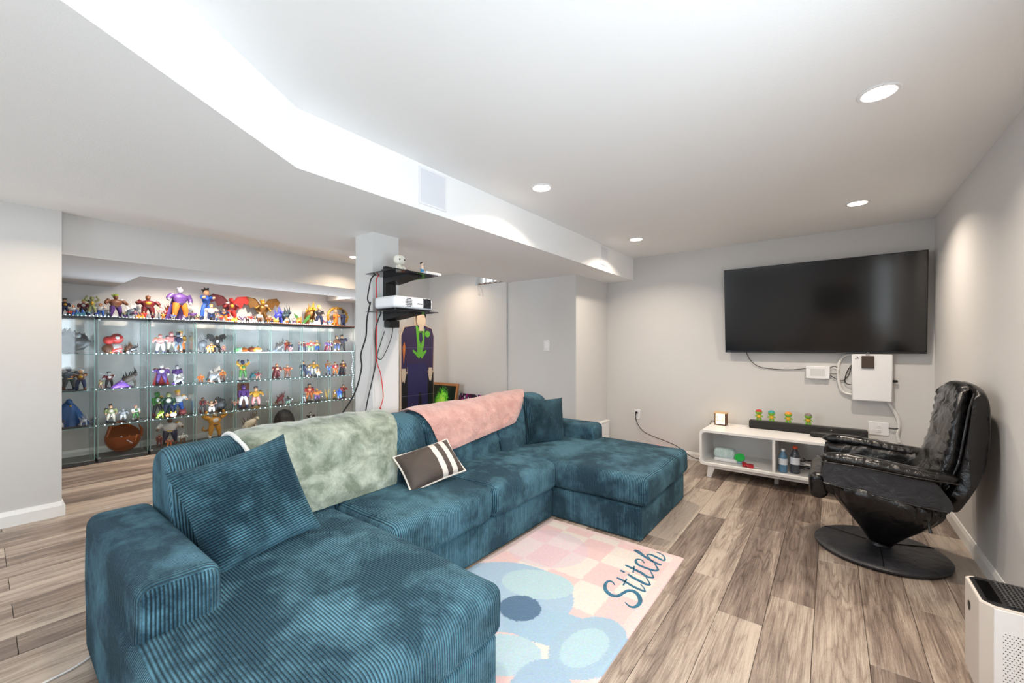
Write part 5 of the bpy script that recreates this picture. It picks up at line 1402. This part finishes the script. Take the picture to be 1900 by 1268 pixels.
FIGS = [
('rock', -6.7, 0.641, 1.227, 0.283, 0.314, 'charcoal', 'charcoal', 'charcoal', 'grey', '', '', 'large charcoal rocky beast statue, upper shelf, first glass case from left'),
('stack', -6.775, 0.995, 1.227, 0.251, 0.201, 'white', 'red', 'brown', 'red', '', '', 'stack of red and white round creature figurines, upper shelf, second glass case from left'),
('spiky', -6.585, 1.003, 1.227, 0.086, 0.151, 'red', 'red', 'orange', 'red', '', '', 'low red crawling figurine, upper shelf, second glass case from left'),
('spiky', -6.741, 1.125, 1.227, 0.135, 0.113, 'brown', 'brown', 'dark', 'brown', '', '', 'brown hunched beast figurine, upper shelf, second glass case from left'),
('spiky', -6.585, 1.146, 1.227, 0.114, 0.135, 'dark', 'dark', 'white', 'dark', '', '', 'black and white crouching figurine, upper shelf, second glass case from left'),
('hum', -6.585, 1.393, 1.227, 0.249, 0.129, 'pink', 'pink', 'white', 'pink', 'wide', '', 'round pink and white figurine, upper shelf, third glass case from left'),
('hum', -6.746, 1.536, 1.227, 0.288, 0.131, 'pink', 'pink', 'cream', 'pink', 'down', '', 'muscular pink figurine in cream trousers, upper shelf, third glass case from left'),
('hum', -6.585, 1.572, 1.227, 0.276, 0.088, 'slate', 'navy', 'slate', 'black', 'down', '', 'navy and slate figurine, upper shelf, third glass case from left'),
('hum', -6.774, 1.641, 1.227, 0.295, 0.123, 'tan', 'gold', 'orange', 'gold', 'down', '', 'gold-haired figurine in orange suit, upper shelf, third glass case from left'),
('spiky', -6.76, 1.881, 1.227, 0.26, 0.115, 'grey', 'grey', 'white', 'white', '', '', 'grey and white spiked figurine, upper shelf, fourth glass case from left'),
('hum', -6.56, 1.894, 1.227, 0.099, 0.093, 'tan', 'orange', 'gold', 'orange', 'wide', '', 'small orange and gold figurine, upper shelf, fourth glass case from left'),
('hum', -6.63, 1.94, 1.227, 0.13, 0.104, 'tan', 'orange', 'orange', 'orange', 'wide', '', 'small orange crouching figurine, upper shelf, fourth glass case from left'),
('wing', -6.766, 2.046, 1.227, 0.244, 0.248, 'dark', 'charcoal', 'dark', 'bronze', '', '', 'black winged figurine with bronze wing tips, upper shelf, fourth glass case from left'),
('hum', -6.694, 2.103, 1.227, 0.117, 0.054, 'pink', 'pink', 'pink', 'pink', 'down', '', 'slim pink figurine, upper shelf, fourth glass case from left'),
('box', -6.585, 2.242, 1.227, 0.067, 0.085, 'leaf', 'leaf', 'leaf', 'leaf', '', '', 'small dark green box, upper shelf, fifth glass case from left'),
('pumpkin', -6.76, 2.377, 1.227, 0.083, 0.11, 'orange', 'orange', 'orange', 'gold', '', '', 'round orange pumpkin-like figurine, upper shelf, fifth glass case from left'),
('pumpkin', -6.76, 2.478, 1.227, 0.093, 0.112, 'rust', 'rust', 'orange', 'rust', '', '', 'round rust-red pumpkin-like figurine, upper shelf, fifth glass case from left'),
('pumpkin', -6.585, 2.491, 1.227, 0.086, 0.113, 'orange', 'orange', 'gold', 'gold', '', '', 'round orange and gold pumpkin-like figurine, upper shelf, fifth glass case from left'),
('hum', -6.7, 2.687, 1.227, 0.064, 0.064, 'slate', 'navy', 'navy', 'navy', 'down', '', 'tiny navy figurine, upper shelf, sixth glass case from left'),
('spiky', -6.585, 2.795, 1.227, 0.196, 0.183, 'charcoal', 'charcoal', 'slate', 'charcoal', '', '', 'charcoal spiked beast figurine, upper shelf, sixth glass case from left'),
('hum', -6.79, 2.99, 1.227, 0.201, 0.079, 'tan', 'red', 'red', 'red', 'down', '', 'slim red figurine, upper shelf, sixth glass case from left'),
('hum', -6.585, 2.949, 1.227, 0.087, 0.08, 'pink', 'maroon', 'red', 'red', 'wide', '', 'small maroon figurine, upper shelf, sixth glass case from left'),
('hum', -6.73, 3.017, 1.227, 0.153, 0.073, 'tan', 'navy', 'grey', 'dark', 'down', '', 'tiny navy and grey figurine, black hair, upper shelf, sixth glass case from left'),
('hum', -6.7, 3.142, 1.227, 0.156, 0.068, 'tan', 'slate', 'navy', 'brown', 'up', '', 'tiny slate and navy figurine, brown hair, upper shelf, seventh glass case from left'),
('hum', -6.7, 3.213, 1.227, 0.178, 0.082, 'tan', 'maroon', 'navy', 'dark', 'down', '', 'maroon and navy figurine, upper shelf, seventh glass case from left'),
('hum', -6.585, 3.266, 1.227, 0.194, 0.138, 'tan', 'red', 'leaf', 'leaf', 'wide', '', 'red and green figurine, upper shelf, seventh glass case from left'),
('hum', -6.76, 3.459, 1.227, 0.199, 0.098, 'tan', 'gold', 'blue', 'gold', 'down', '', 'gold and blue figurine, upper shelf, seventh glass case from left'),
('hum', -6.585, 3.557, 1.227, 0.202, 0.128, 'tan', 'purple', 'maroon', 'maroon', 'cape', 'cape=maroon', 'purple figurine with maroon cape, upper shelf, eighth glass case from left'),
('hum', -6.76, 3.691, 1.227, 0.204, 0.086, 'tan', 'red', 'dark', 'red', 'down', '', 'red-topped figurine, upper shelf, eighth glass case from left'),
('hum', -6.585, 3.703, 1.227, 0.28, 0.131, 'tan', 'brown', 'navy', 'brown', 'down', '', 'brown-haired figurine in brown and navy, upper shelf, eighth glass case from left'),
('hum', -6.76, 3.896, 1.227, 0.299, 0.192, 'tan', 'navy', 'dark', 'black', 'wide', '', 'broad navy figurine, upper shelf, eighth glass case from left'),
('hum', -6.76, 0.633, 0.822, 0.268, 0.218, 'slate', 'slate', 'charcoal', 'charcoal', 'wide', 'belt=yellow', 'hulking slate figurine with yellow belt, middle shelf, first glass case from left'),
('hum', -6.585, 0.708, 0.822, 0.247, 0.117, 'tan', 'brown', 'navy', 'white', 'rod', '', 'white-haired figurine in navy skirt with long rod, middle shelf, first glass case from left'),
('hum', -6.585, 0.861, 0.822, 0.113, 0.065, 'tan', 'olive', 'brown', 'brown', 'out', '', 'tiny olive and brown figurine, brown hair, middle shelf, second glass case from left'),
('hum', -6.76, 0.959, 0.822, 0.197, 0.11, 'white', 'maroon', 'dark', 'black', 'rod', '', 'maroon and white figurine with long staff, middle shelf, second glass case from left'),
('cloak', -6.585, 1.037, 0.822, 0.089, 0.19, 'purple', 'purple', 'purple', 'purple', '', '', 'crouching figurine under purple cloak, middle shelf, second glass case from left'),
('spiky', -6.76, 1.139, 0.822, 0.212, 0.227, 'greybrown', 'greybrown', 'brown', 'charcoal', '', '', 'grey-brown coiled dragon figurine, middle shelf, second glass case from left'),
('hum', -6.7, 1.429, 0.822, 0.278, 0.177, 'white', 'purple', 'purple', 'white', 'cape', 'cape=red', 'purple and white figurine with red cape, middle shelf, third glass case from left'),
('hum', -6.76, 1.603, 0.822, 0.257, 0.109, 'white', 'purple', 'white', 'purple', 'down', '', 'slim purple and white figurine, middle shelf, third glass case from left'),
('spiky', -6.585, 1.581, 0.822, 0.135, 0.159, 'grey', 'grey', 'purple', 'white', '', '', 'grey spiked crouching figurine, middle shelf, third glass case from left'),
('hum', -6.7, 1.84, 0.822, 0.122, 0.088, 'tan', 'orange', 'orange', 'orange', 'down', '', 'small orange standing figurine, middle shelf, fourth glass case from left'),
('spiky', -6.76, 1.996, 0.822, 0.25, 0.166, 'white', 'grey', 'teal', 'white', '', '', 'white and teal horned figurine, middle shelf, fourth glass case from left'),
('spiky', -6.585, 1.97, 0.822, 0.227, 0.18, 'greybrown', 'grey', 'brown', 'white', '', '', 'grey figurine with curled tails, middle shelf, fourth glass case from left'),
('hum', -6.7, 2.09, 0.822, 0.182, 0.091, 'tan', 'orange', 'brown', 'brown', 'down', '', 'orange and brown figurine, middle shelf, fourth glass case from left'),
('hum', -6.7, 2.34, 0.822, 0.309, 0.148, 'navy', 'gold', 'leaf', 'navy', 'up', '', 'navy and gold figurine, arms up, middle shelf, fifth glass case from left'),
('spiky', -6.76, 2.514, 0.822, 0.156, 0.178, 'grey', 'teal', 'grey', 'grey', '', '', 'grey-teal crawling figurine, middle shelf, fifth glass case from left'),
('hum', -6.585, 2.496, 0.822, 0.131, 0.097, 'brown', 'maroon', 'brown', 'maroon', 'wide', '', 'small maroon squat figurine, middle shelf, fifth glass case from left'),
('hum', -6.7, 2.803, 0.822, 0.241, 0.143, 'tan', 'maroon', 'maroon', 'red', 'cape', 'cape=maroon', 'maroon figurine with trailing cape, middle shelf, sixth glass case from left'),
('hum', -6.7, 2.956, 0.822, 0.214, 0.189, 'tan', 'rust', 'brown', 'brown', 'out', '', 'rust-coloured figurine with outstretched arms, middle shelf, sixth glass case from left'),
('hum', -6.76, 3.234, 0.822, 0.268, 0.135, 'tan', 'navy', 'navy', 'navy', 'down', '', 'navy and tan figurine, middle shelf, seventh glass case from left'),
('hum', -6.585, 3.232, 0.822, 0.204, 0.076, 'tan', 'slate', 'navy', 'black', 'up', '', 'tiny slate and navy figurine, black hair, middle shelf, seventh glass case from left'),
('hum', -6.76, 3.402, 0.822, 0.268, 0.138, 'tan', 'gold', 'white', 'teal', 'wide', '', 'teal-haired figurine in gold, middle shelf, seventh glass case from left'),
('hum', -6.585, 3.388, 0.822, 0.134, 0.069, 'tan', 'orange', 'white', 'orange', 'down', '', 'tiny orange figurine, middle shelf, seventh glass case from left'),
('hum', -6.76, 3.65, 0.822, 0.272, 0.125, 'tan', 'orange', 'grey', 'rust', 'down', '', 'orange-chested figurine in grey trousers, middle shelf, eighth glass case from left'),
('hum', -6.585, 3.572, 0.822, 0.202, 0.087, 'tan', 'blue', 'navy', 'maroon', 'up', '', 'tiny blue and navy figurine, maroon hair, middle shelf, eighth glass case from left'),
('hum', -6.7, 3.742, 0.822, 0.238, 0.112, 'tan', 'red', 'orange', 'maroon', 'down', '', 'red and orange figurine, middle shelf, eighth glass case from left'),
('hum', -6.7, 3.884, 0.822, 0.258, 0.13, 'tan', 'maroon', 'dark', 'black', 'cape', 'cape=navy', 'dark red figurine with navy cape, middle shelf, eighth glass case from left'),
('hum', -6.585, 0.554, 0.417, 0.134, 0.062, 'charcoal', 'charcoal', 'white', 'dark', 'down', '', 'small charcoal figurine, lower shelf, first glass case from left'),
('cloak', -6.751, 0.628, 0.417, 0.285, 0.336, 'royaldark', 'royaldark', 'navy', 'royaldark', '', '', 'large dark blue cloaked statue, lower shelf, first glass case from left'),
('spiky', -6.654, 0.738, 0.417, 0.134, 0.086, 'silver', 'silver', 'silver', 'silver', '', '', 'small silver spiked ornament, lower shelf, first glass case from left'),
('hum', -6.7, 0.964, 0.417, 0.22, 0.121, 'tan', 'olive', 'cream', 'black', 'down', '', 'olive-jacketed figurine in cream trousers, lower shelf, second glass case from left'),
('hum', -6.7, 1.071, 0.417, 0.164, 0.089, 'grey', 'grey', 'white', 'grey', 'wide', '', 'small grey kneeling figurine, lower shelf, second glass case from left'),
('hum', -6.7, 1.184, 0.417, 0.191, 0.091, 'tan', 'white', 'leaf', 'pink', 'down', '', 'pink-haired figurine in white and green, lower shelf, second glass case from left'),
('hum', -6.774, 1.404, 0.417, 0.334, 0.129, 'leaf', 'leaf', 'dark', 'leaf', 'down', '', 'green-skinned figurine, lower shelf, third glass case from left'),
('spiky', -6.585, 1.396, 0.417, 0.112, 0.094, 'lime', 'lime', 'lime', 'lime', '', '', 'small lime green spiked figurine, lower shelf, third glass case from left'),
('hum', -6.585, 1.463, 0.417, 0.068, 0.06, 'tan', 'brown', 'orange', 'brown', 'down', '', 'tiny brown and orange figurine, lower shelf, third glass case from left'),
('hum', -6.695, 1.499, 0.417, 0.323, 0.155, 'olive', 'darkgreen', 'navy', 'darkgreen', 'cape', 'cape=darkgreen', 'dark green figurine with wide cape, lower shelf, third glass case from left'),
('ball', -6.585, 1.522, 0.417, 0.081, 0.072, 'yellow', 'white', 'orange', 'yellow', '', '', 'tiny yellow round figurine, lower shelf, third glass case from left'),
('hum', -6.783, 1.613, 0.417, 0.331, 0.182, 'tan', 'white', 'blue', 'yellow', 'wide', '', 'yellow-haired figurine in white and blue armour, lower shelf, third glass case from left'),
('ball', -6.666, 1.635, 0.417, 0.098, 0.092, 'rust', 'maroon', 'white', 'maroon', '', '', 'small maroon round figurine, lower shelf, third glass case from left'),
('hum', -6.7, 1.863, 0.417, 0.219, 0.076, 'brown', 'maroon', 'dark', 'dark', 'down', '', 'slim dark maroon figurine, lower shelf, fourth glass case from left'),
('hum', -6.585, 1.932, 0.417, 0.175, 0.102, 'tan', 'brown', 'white', 'dark', 'up', '', 'tan figurine with raised arm, lower shelf, fourth glass case from left'),
('rock', -6.76, 2.076, 0.417, 0.191, 0.169, 'charcoal', 'charcoal', 'dark', 'dark', '', '', 'black hunched vehicle-like statue, lower shelf, fourth glass case from left'),
('hum', -6.7, 2.241, 0.417, 0.132, 0.079, 'tan', 'rust', 'dark', 'dark', 'up', '', 'tiny rust and black figurine, black hair, lower shelf, fifth glass case from left'),
('hum', -6.7, 2.352, 0.417, 0.37, 0.135, 'purple', 'purple', 'white', 'brown', 'down', 'box=brown', 'purple and white figurine by brown backdrop box, lower shelf, fifth glass case from left'),
('hum', -6.7, 2.513, 0.417, 0.317, 0.165, 'tan', 'gold', 'pink', 'black', 'wide', 'base=gold', 'black-haired gold-collared figurine on yellow plinth, lower shelf, fifth glass case from left'),
('spiky', -6.76, 2.88, 0.417, 0.185, 0.158, 'maroon', 'maroon', 'brown', 'maroon', '', '', 'maroon crouching figurine, lower shelf, sixth glass case from left'),
('hum', -6.585, 2.916, 0.417, 0.141, 0.102, 'darkgreen', 'dark', 'darkgreen', 'dark', 'down', '', 'small dark green figurine, lower shelf, sixth glass case from left'),
('hum', -6.7, 3.008, 0.417, 0.085, 0.059, 'white', 'white', 'grey', 'white', 'out', '', 'tiny white and grey figurine, white hair, lower shelf, sixth glass case from left'),
('hum', -6.585, 3.158, 0.417, 0.15, 0.075, 'grey', 'charcoal', 'dark', 'dark', 'out', '', 'tiny charcoal and black figurine, black hair, lower shelf, seventh glass case from left'),
('hum', -6.784, 3.34, 0.417, 0.293, 0.152, 'tan', 'red', 'orange', 'black', 'down', '', 'red-suited black-haired figurine, lower shelf, seventh glass case from left'),
('hum', -6.676, 3.416, 0.417, 0.212, 0.155, 'tan', 'orange', 'purple', 'gold', 'wide', '', 'orange and purple figurine with gold hair, lower shelf, seventh glass case from left'),
('leaf', -6.7, 3.599, 0.417, 0.192, 0.078, 'yellow', 'yellow', 'yellow', 'yellow', '', '', 'yellow feather-shaped figurine, lower shelf, eighth glass case from left'),
('hum', -6.7, 3.731, 0.417, 0.166, 0.08, 'gold', 'bronze', 'gold', 'gold', 'down', '', 'small bronze figurine, lower shelf, eighth glass case from left'),
('hum', -6.585, 3.75, 0.417, 0.2, 0.097, 'blue', 'blue', 'blue', 'blue', 'down', '', 'small bright blue figurine, lower shelf, eighth glass case from left'),
('hum', -6.76, 3.921, 0.417, 0.239, 0.13, 'tan', 'red', 'dark', 'black', 'wide', '', 'red and black figurine, lower shelf, eighth glass case from left'),
('shell', -6.7, 1.071, 0.052, 0.363, 0.34, 'amber', 'amber', 'rust', 'orange', '', '', 'large translucent amber shell-shaped sculpture, floor of second glass case from left'),
('hum', -6.688, 1.405, 0.052, 0.159, 0.071, 'brown', 'maroon', 'maroon', 'maroon', 'down', '', 'small maroon figurine beside the large warrior, floor of third glass case from left'),
('hum', -6.585, 1.482, 0.052, 0.11, 0.132, 'tan', 'rust', 'orange', 'black', 'wide', '', 'small rust figurine in front of the large warrior, floor of third glass case from left'),
('hum', -6.754, 1.526, 0.052, 0.362, 0.312, 'brown', 'white', 'navy', 'black', 'wide', 'belt=gold', 'large warrior figurine in white and gold armour, floor of third glass case from left'),
('hum', -6.649, 1.633, 0.052, 0.148, 0.098, 'white', 'white', 'brown', 'brown', 'wide', '', 'small white and brown figurine, floor of third glass case from left'),
('ape', -6.7, 1.998, 0.052, 0.39, 0.321, 'ochre', 'ochre', 'ochre', 'ochre', 'up', '', 'large golden ape statue with raised arms, floor of fourth glass case from left'),
('spiky', -6.7, 2.443, 0.052, 0.307, 0.3, 'cream', 'cream', 'cream', 'greybrown', '', '', 'cream horned crouching figurine, floor of fifth glass case from left'),
('dome', -6.7, 2.91, 0.052, 0.297, 0.304, 'blackgloss', 'blackgloss', 'blackgloss', 'blackgloss', '', '', 'glossy black dome-shaped sculpture, floor of sixth glass case from left'),
('hum', -6.7, 3.318, 0.052, 0.198, 0.182, 'white', 'black', 'darkgreen', 'black', 'wide', '', 'black and green figurine, floor of seventh glass case from left'),
('hum', -6.794, 0.605, 1.648, 0.206, 0.094, 'tan', 'navy', 'navy', 'black', 'down', '', 'navy-suited figurine with black hair, on top of first glass case from left'),
('hum', -6.585, 0.619, 1.648, 0.058, 0.057, 'tan', 'red', 'dark', 'brown', 'wide', '', 'tiny red and black figurine, brown hair, on top of first glass case from left'),
('hum', -6.723, 0.662, 1.648, 0.128, 0.114, 'tan', 'white', 'orange', 'orange', 'out', 'base=blue', 'orange and white figurine on blue wave base, on top of first glass case from left'),
('wave', -6.587, 0.697, 1.648, 0.086, 0.115, 'blue', 'blue', 'teal', 'blue', '', '', 'bright blue wave-shaped figurine base, on top of first glass case from left'),
('hum', -6.782, 0.751, 1.648, 0.207, 0.106, 'tan', 'maroon', 'dark', 'lime', 'down', '', 'lime-haired figurine in dark red, on top of first glass case from left'),
('hum', -6.583, 0.77, 1.648, 0.065, 0.058, 'tan', 'teal', 'navy', 'dark', 'up', '', 'tiny teal and navy figurine, black hair, on top of first glass case from left'),
('hum', -6.715, 0.811, 1.648, 0.248, 0.087, 'olive', 'olive', 'olive', 'olive', 'up', '', 'pale olive green figurine, arms up, on top of first glass case from left'),
('hum', -6.585, 0.83, 1.648, 0.055, 0.054, 'tan', 'blue', 'white', 'navy', 'out', '', 'tiny blue and white figurine, navy hair, on top of second glass case from left'),
('hum', -6.754, 0.886, 1.648, 0.167, 0.108, 'tan', 'white', 'blue', 'orange', 'rod', '', 'orange-haired swordsman figurine with long thin blade, on top of second glass case from left'),
('hum', -6.585, 0.928, 1.648, 0.07, 0.06, 'white', 'slate', 'dark', 'grey', 'out', '', 'tiny slate and black figurine, grey hair, on top of second glass case from left'),
('hum', -6.775, 1.017, 1.648, 0.297, 0.201, 'brown', 'brown', 'purple', 'lime', 'wide', '', 'green-haired bare-chested figurine in purple trousers, on top of second glass case from left'),
('hum', -6.585, 1.066, 1.648, 0.065, 0.061, 'tan', 'darkgreen', 'purple', 'lime', 'up', '', 'tiny dark green and purple figurine, lime hair, on top of second glass case from left'),
('spiky', -6.697, 1.142, 1.648, 0.179, 0.143, 'slate', 'slate', 'purple', 'white', '', '', 'slate and purple spiked creature figurine, on top of second glass case from left'),
('hum', -6.611, 1.162, 1.648, 0.096, 0.062, 'pink', 'purple', 'white', 'pink', 'wide', '', 'tiny purple and white figurine, pink hair, on top of second glass case from left'),
('wave', -6.56, 1.204, 1.648, 0.064, 0.093, 'orange', 'orange', 'gold', 'orange', '', '', 'low orange flame figurine base, on top of second glass case from left'),
('hum', -6.644, 1.249, 1.648, 0.097, 0.073, 'tan', 'red', 'red', 'dark', 'down', '', 'small red figurine in front of the maroon brute, on top of third glass case'),
('hum', -6.761, 1.311, 1.648, 0.315, 0.242, 'brown', 'maroon', 'maroon', 'brown', 'wide', '', 'broad maroon brute figurine with brown mane, on top of third glass case from left'),
('hum', -6.585, 1.32, 1.648, 0.087, 0.058, 'tan', 'navy', 'maroon', 'dark', 'wide', '', 'tiny navy and maroon figurine, black hair, on top of third glass case from left'),
('hum', -6.665, 1.417, 1.648, 0.187, 0.101, 'pink', 'pink', 'grey', 'pink', 'down', '', 'pink and grey figurine, on top of third glass case from left'),
('hum', -6.585, 1.421, 1.648, 0.081, 0.059, 'tan', 'gold', 'orange', 'yellow', 'out', '', 'tiny gold and orange figurine, yellow hair, on top of third glass case from left'),
('spiky', -6.805, 1.499, 1.648, 0.211, 0.13, 'orange', 'red', 'white', 'orange', '', '', 'red-orange spiked creature figurine, on top of third glass case from left'),
('hum', -6.585, 1.519, 1.648, 0.082, 0.065, 'tan', 'blue', 'white', 'orange', 'down', '', 'tiny blue and white figurine, orange hair, on top of third glass case from left'),
('hum', -6.698, 1.617, 1.648, 0.457, 0.275, 'silver', 'purple', 'orange', 'silver', 'cape', 'cape=purple', 'tall silver-helmed figurine in purple cape, on top of third glass case from left'),
('hum', -6.558, 1.623, 1.648, 0.066, 0.089, 'white', 'purple', 'white', 'white', 'out', '', 'small purple and white figurine by the caped giant, on top of third glass case'),
('hum', -6.765, 1.77, 1.648, 0.146, 0.124, 'tan', 'purple', 'dark', 'olive', 'down', '', 'olive-haired figurine in purple, on top of fourth glass case from left'),
('hum', -6.585, 1.775, 1.648, 0.093, 0.068, 'tan', 'darkgreen', 'brown', 'olive', 'wide', '', 'tiny dark green and brown figurine, olive hair, on top of fourth glass case from left'),
('hum', -6.76, 1.919, 1.648, 0.471, 0.161, 'tan', 'blue', 'blue', 'black', 'out', '', 'tall blue-suited figurine with upswept black hair, on top of fourth glass case from left'),
('hum', -6.585, 1.926, 1.648, 0.234, 0.139, 'tan', 'white', 'navy', 'yellow', 'wide', '', 'yellow-haired figurine in white and navy, on top of fourth glass case from left'),
('hum', -6.777, 2.032, 1.648, 0.119, 0.07, 'tan', 'white', 'blue', 'yellow', 'up', '', 'tiny white and blue figurine, yellow hair, on top of fourth glass case from left'),
('hum', -6.585, 2.038, 1.648, 0.089, 0.065, 'tan', 'red', 'navy', 'dark', 'out', '', 'tiny red and navy figurine, black hair, on top of fourth glass case from left'),
('hum', -6.703, 2.109, 1.648, 0.205, 0.178, 'tan', 'navy', 'orange', 'black', 'wide', '', 'crouching black-haired figurine in navy and orange, on top of fourth glass case from left'),
('hum', -6.585, 2.138, 1.648, 0.086, 0.06, 'pink', 'white', 'red', 'pink', 'wide', '', 'tiny white and red figurine, pink hair, on top of fourth glass case from left'),
('wing', -6.79, 2.229, 1.648, 0.376, 0.522, 'red', 'maroon', 'red', 'red', '', '', 'crimson winged dragon figurine, on top of fifth glass case from left'),
('ball', -6.658, 2.219, 1.648, 0.081, 0.096, 'yellow', 'yellow', 'gold', 'yellow', '', '', 'small round yellow figurine, on top of fifth glass case from left'),
('hum', -6.68, 2.328, 1.648, 0.107, 0.073, 'white', 'purple', 'grey', 'red', 'up', '', 'tiny purple and grey figurine, red hair, on top of fifth glass case from left'),
('hum', -6.585, 2.359, 1.648, 0.101, 0.068, 'tan', 'maroon', 'dark', 'brown', 'out', '', 'tiny maroon and black figurine, brown hair, on top of fifth glass case from left'),
('hum', -6.76, 2.472, 1.648, 0.146, 0.111, 'white', 'red', 'white', 'red', 'down', '', 'small red and white figurine, on top of fifth glass case from left'),
('hum', -6.574, 2.452, 1.648, 0.11, 0.062, 'tan', 'navy', 'white', 'black', 'down', '', 'tiny navy and white figurine, black hair, on top of fifth glass case from left'),
('hum', -6.596, 2.52, 1.648, 0.173, 0.1, 'tan', 'white', 'brown', 'brown', 'down', '', 'small white and brown figurine, on top of fifth glass case from left'),
('wing', -6.79, 2.638, 1.648, 0.379, 0.514, 'gold', 'bronze', 'bronze', 'gold', '', '', 'bronze figurine with wide feathered wings, on top of sixth glass case from left'),
('hum', -6.7, 2.688, 1.648, 0.13, 0.076, 'tan', 'brown', 'gold', 'gold', 'wide', '', 'tiny brown and gold figurine, gold hair, on top of sixth glass case from left'),
('hum', -6.611, 2.692, 1.648, 0.109, 0.064, 'tan', 'rust', 'navy', 'dark', 'down', '', 'tiny rust and navy figurine, black hair, on top of sixth glass case from left'),
('ball', -6.559, 2.731, 1.648, 0.107, 0.084, 'yellow', 'gold', 'gold', 'yellow', '', '', 'small gold round figurine, on top of sixth glass case from left'),
('spiky', -6.679, 2.818, 1.648, 0.276, 0.13, 'royal', 'royal', 'navy', 'royal', '', '', 'royal blue spiked figurine, on top of sixth glass case from left'),
('hum', -6.585, 2.9, 1.648, 0.112, 0.079, 'tan', 'white', 'orange', 'orange', 'down', '', 'small orange and white figurine, on top of sixth glass case from left'),
('spiky', -6.761, 2.949, 1.648, 0.284, 0.238, 'deepteal', 'deepteal', 'dark', 'deepteal', '', '', 'large dark teal spiked beast figurine, on top of sixth glass case from left'),
('hum', -6.655, 3.038, 1.648, 0.123, 0.094, 'grey', 'grey', 'purple', 'grey', 'down', '', 'small grey and purple figurine, on top of sixth glass case from left'),
('spiky', -6.572, 3.077, 1.648, 0.133, 0.122, 'orange', 'orange', 'white', 'orange', '', '', 'orange and white spiked figurine, on top of seventh glass case from left'),
('leaf', -6.685, 3.183, 1.648, 0.191, 0.259, 'leaf', 'leaf', 'leaf', 'leaf', '', '', 'green leaf-winged figurine, on top of seventh glass case from left'),
('spiky', -6.773, 3.35, 1.648, 0.397, 0.205, 'gold', 'bronze', 'maroon', 'gold', '', '', 'tall gold and maroon coiled dragon figurine, on top of seventh glass case from left'),
('hum', -6.592, 3.275, 1.648, 0.108, 0.069, 'tan', 'leaf', 'white', 'leaf', 'up', '', 'tiny leaf and white figurine, leaf hair, on top of seventh glass case from left'),
('ball', -6.568, 3.348, 1.648, 0.093, 0.112, 'white', 'white', 'white', 'white', '', '', 'small white round figurine, on top of seventh glass case from left'),
('hum', -6.644, 3.433, 1.648, 0.345, 0.154, 'tan', 'dark', 'navy', 'yellow', 'down', '', 'tall blond figurine in black top and navy trousers, on top of seventh glass case'),
('hum', -6.771, 3.555, 1.648, 0.14, 0.099, 'tan', 'orange', 'white', 'orange', 'down', '', 'small orange-haired figurine, on top of seventh glass case from left'),
('hum', -6.591, 3.513, 1.648, 0.111, 0.071, 'tan', 'purple', 'white', 'grey', 'up', '', 'tiny purple and white figurine, grey hair, on top of eighth glass case from left'),
('hum', -6.557, 3.57, 1.648, 0.109, 0.086, 'white', 'blue', 'white', 'blue', 'down', '', 'small blue and white figurine, on top of eighth glass case from left'),
('ring', -6.76, 3.833, 1.648, 0.357, 0.437, 'gold', 'orange', 'navy', 'black', '', '', 'golden coiled ring figurine holding two small fighters, on top of eighth glass case from left'),
]
for i_, rec_ in enumerate(FIGS): figure(i_, rec_)

# ------------------------------------------------------------------ things on the rear side of the room (they show in the television screen)
sbd = thing('sideboard', 'low beige sideboard at the rear wall behind the camera', 'sideboard', (.2, -2.75, 0))
BEI = plain('beige_board', (196, 176, 156), .5)
obj('carcass', rbox(-.35, .62, -3.05, -2.55, .02, .62, .006), BEI, sbd)
obj('worktop', rbox(-.38, .65, -3.07, -2.52, .62, .65, .006), plain('pale_oak_top', (206, 186, 160), .45), sbd)
for x in (-.345, .14): 
    d = obj('door', rbox(x, x + .475, -2.55, -2.53, .05, .60, .004), BEI, sbd)
    obj('knob', ball((x + (.43 if x < 0 else .045), -2.52, .36), .014, 10, 7), BLKM, d)
mon = thing('monitor', 'black monitor standing on the rear sideboard', 'monitor', (.1, -2.85, .651))
obj('screen_housing', rbox(-.32, .48, -2.90, -2.86, .80, 1.42, .008), BLKP, mon)
obj('screen', box(-.30, .46, -2.8595, -2.858, .83, 1.40), plain('gloss_black', (8, 8, 9), .08), mon, smooth=False)
obj('stand_neck', box(.04, .12, -2.91, -2.87, .66, .85), BLKP, mon, smooth=False)
obj('stand_foot', rbox(-.08, .24, -2.96, -2.76, .651, .664, .004), BLKP, mon)
for i, (c, m) in enumerate((('cream', (226, 214, 170)), ('pink', (226, 160, 168)), ('aqua', (150, 186, 190)))):
    o = obj('folded_towel', soft(.40, -2.66, .685 + i * .07, .34, .24, .068, .03, (6, 5, 3), (.01, 0, .008), .006, 9, i), plush('towel_' + c, tuple(int(v * .85) for v in m), m, 14, 120)); tag(o, f'folded {c} towel in the stack on the rear sideboard', 'towel', 'folded towels')
yb = thing('yellow_cap', 'yellow cap resting on top of the rear monitor', 'cap', (.3, -2.88, 1.42))
obj('crown', lathe([(.10, 0), (.102, .03), (.085, .08), (.045, .11), (.0005, .118)], 20, (.3, -2.88, 1.4215)), plain('cap_yellow', (236, 178, 50), .7), yb)
obj('brim', prism([(.3 + .10 * cos(a), -2.88 + .10 * sin(a) + (.07 if sin(a) > 0 else 0)) for a in [k * pi / 10 for k in range(20)]], 1.4215, 1.427, 'Z'), MATS['cap_yellow'], yb)
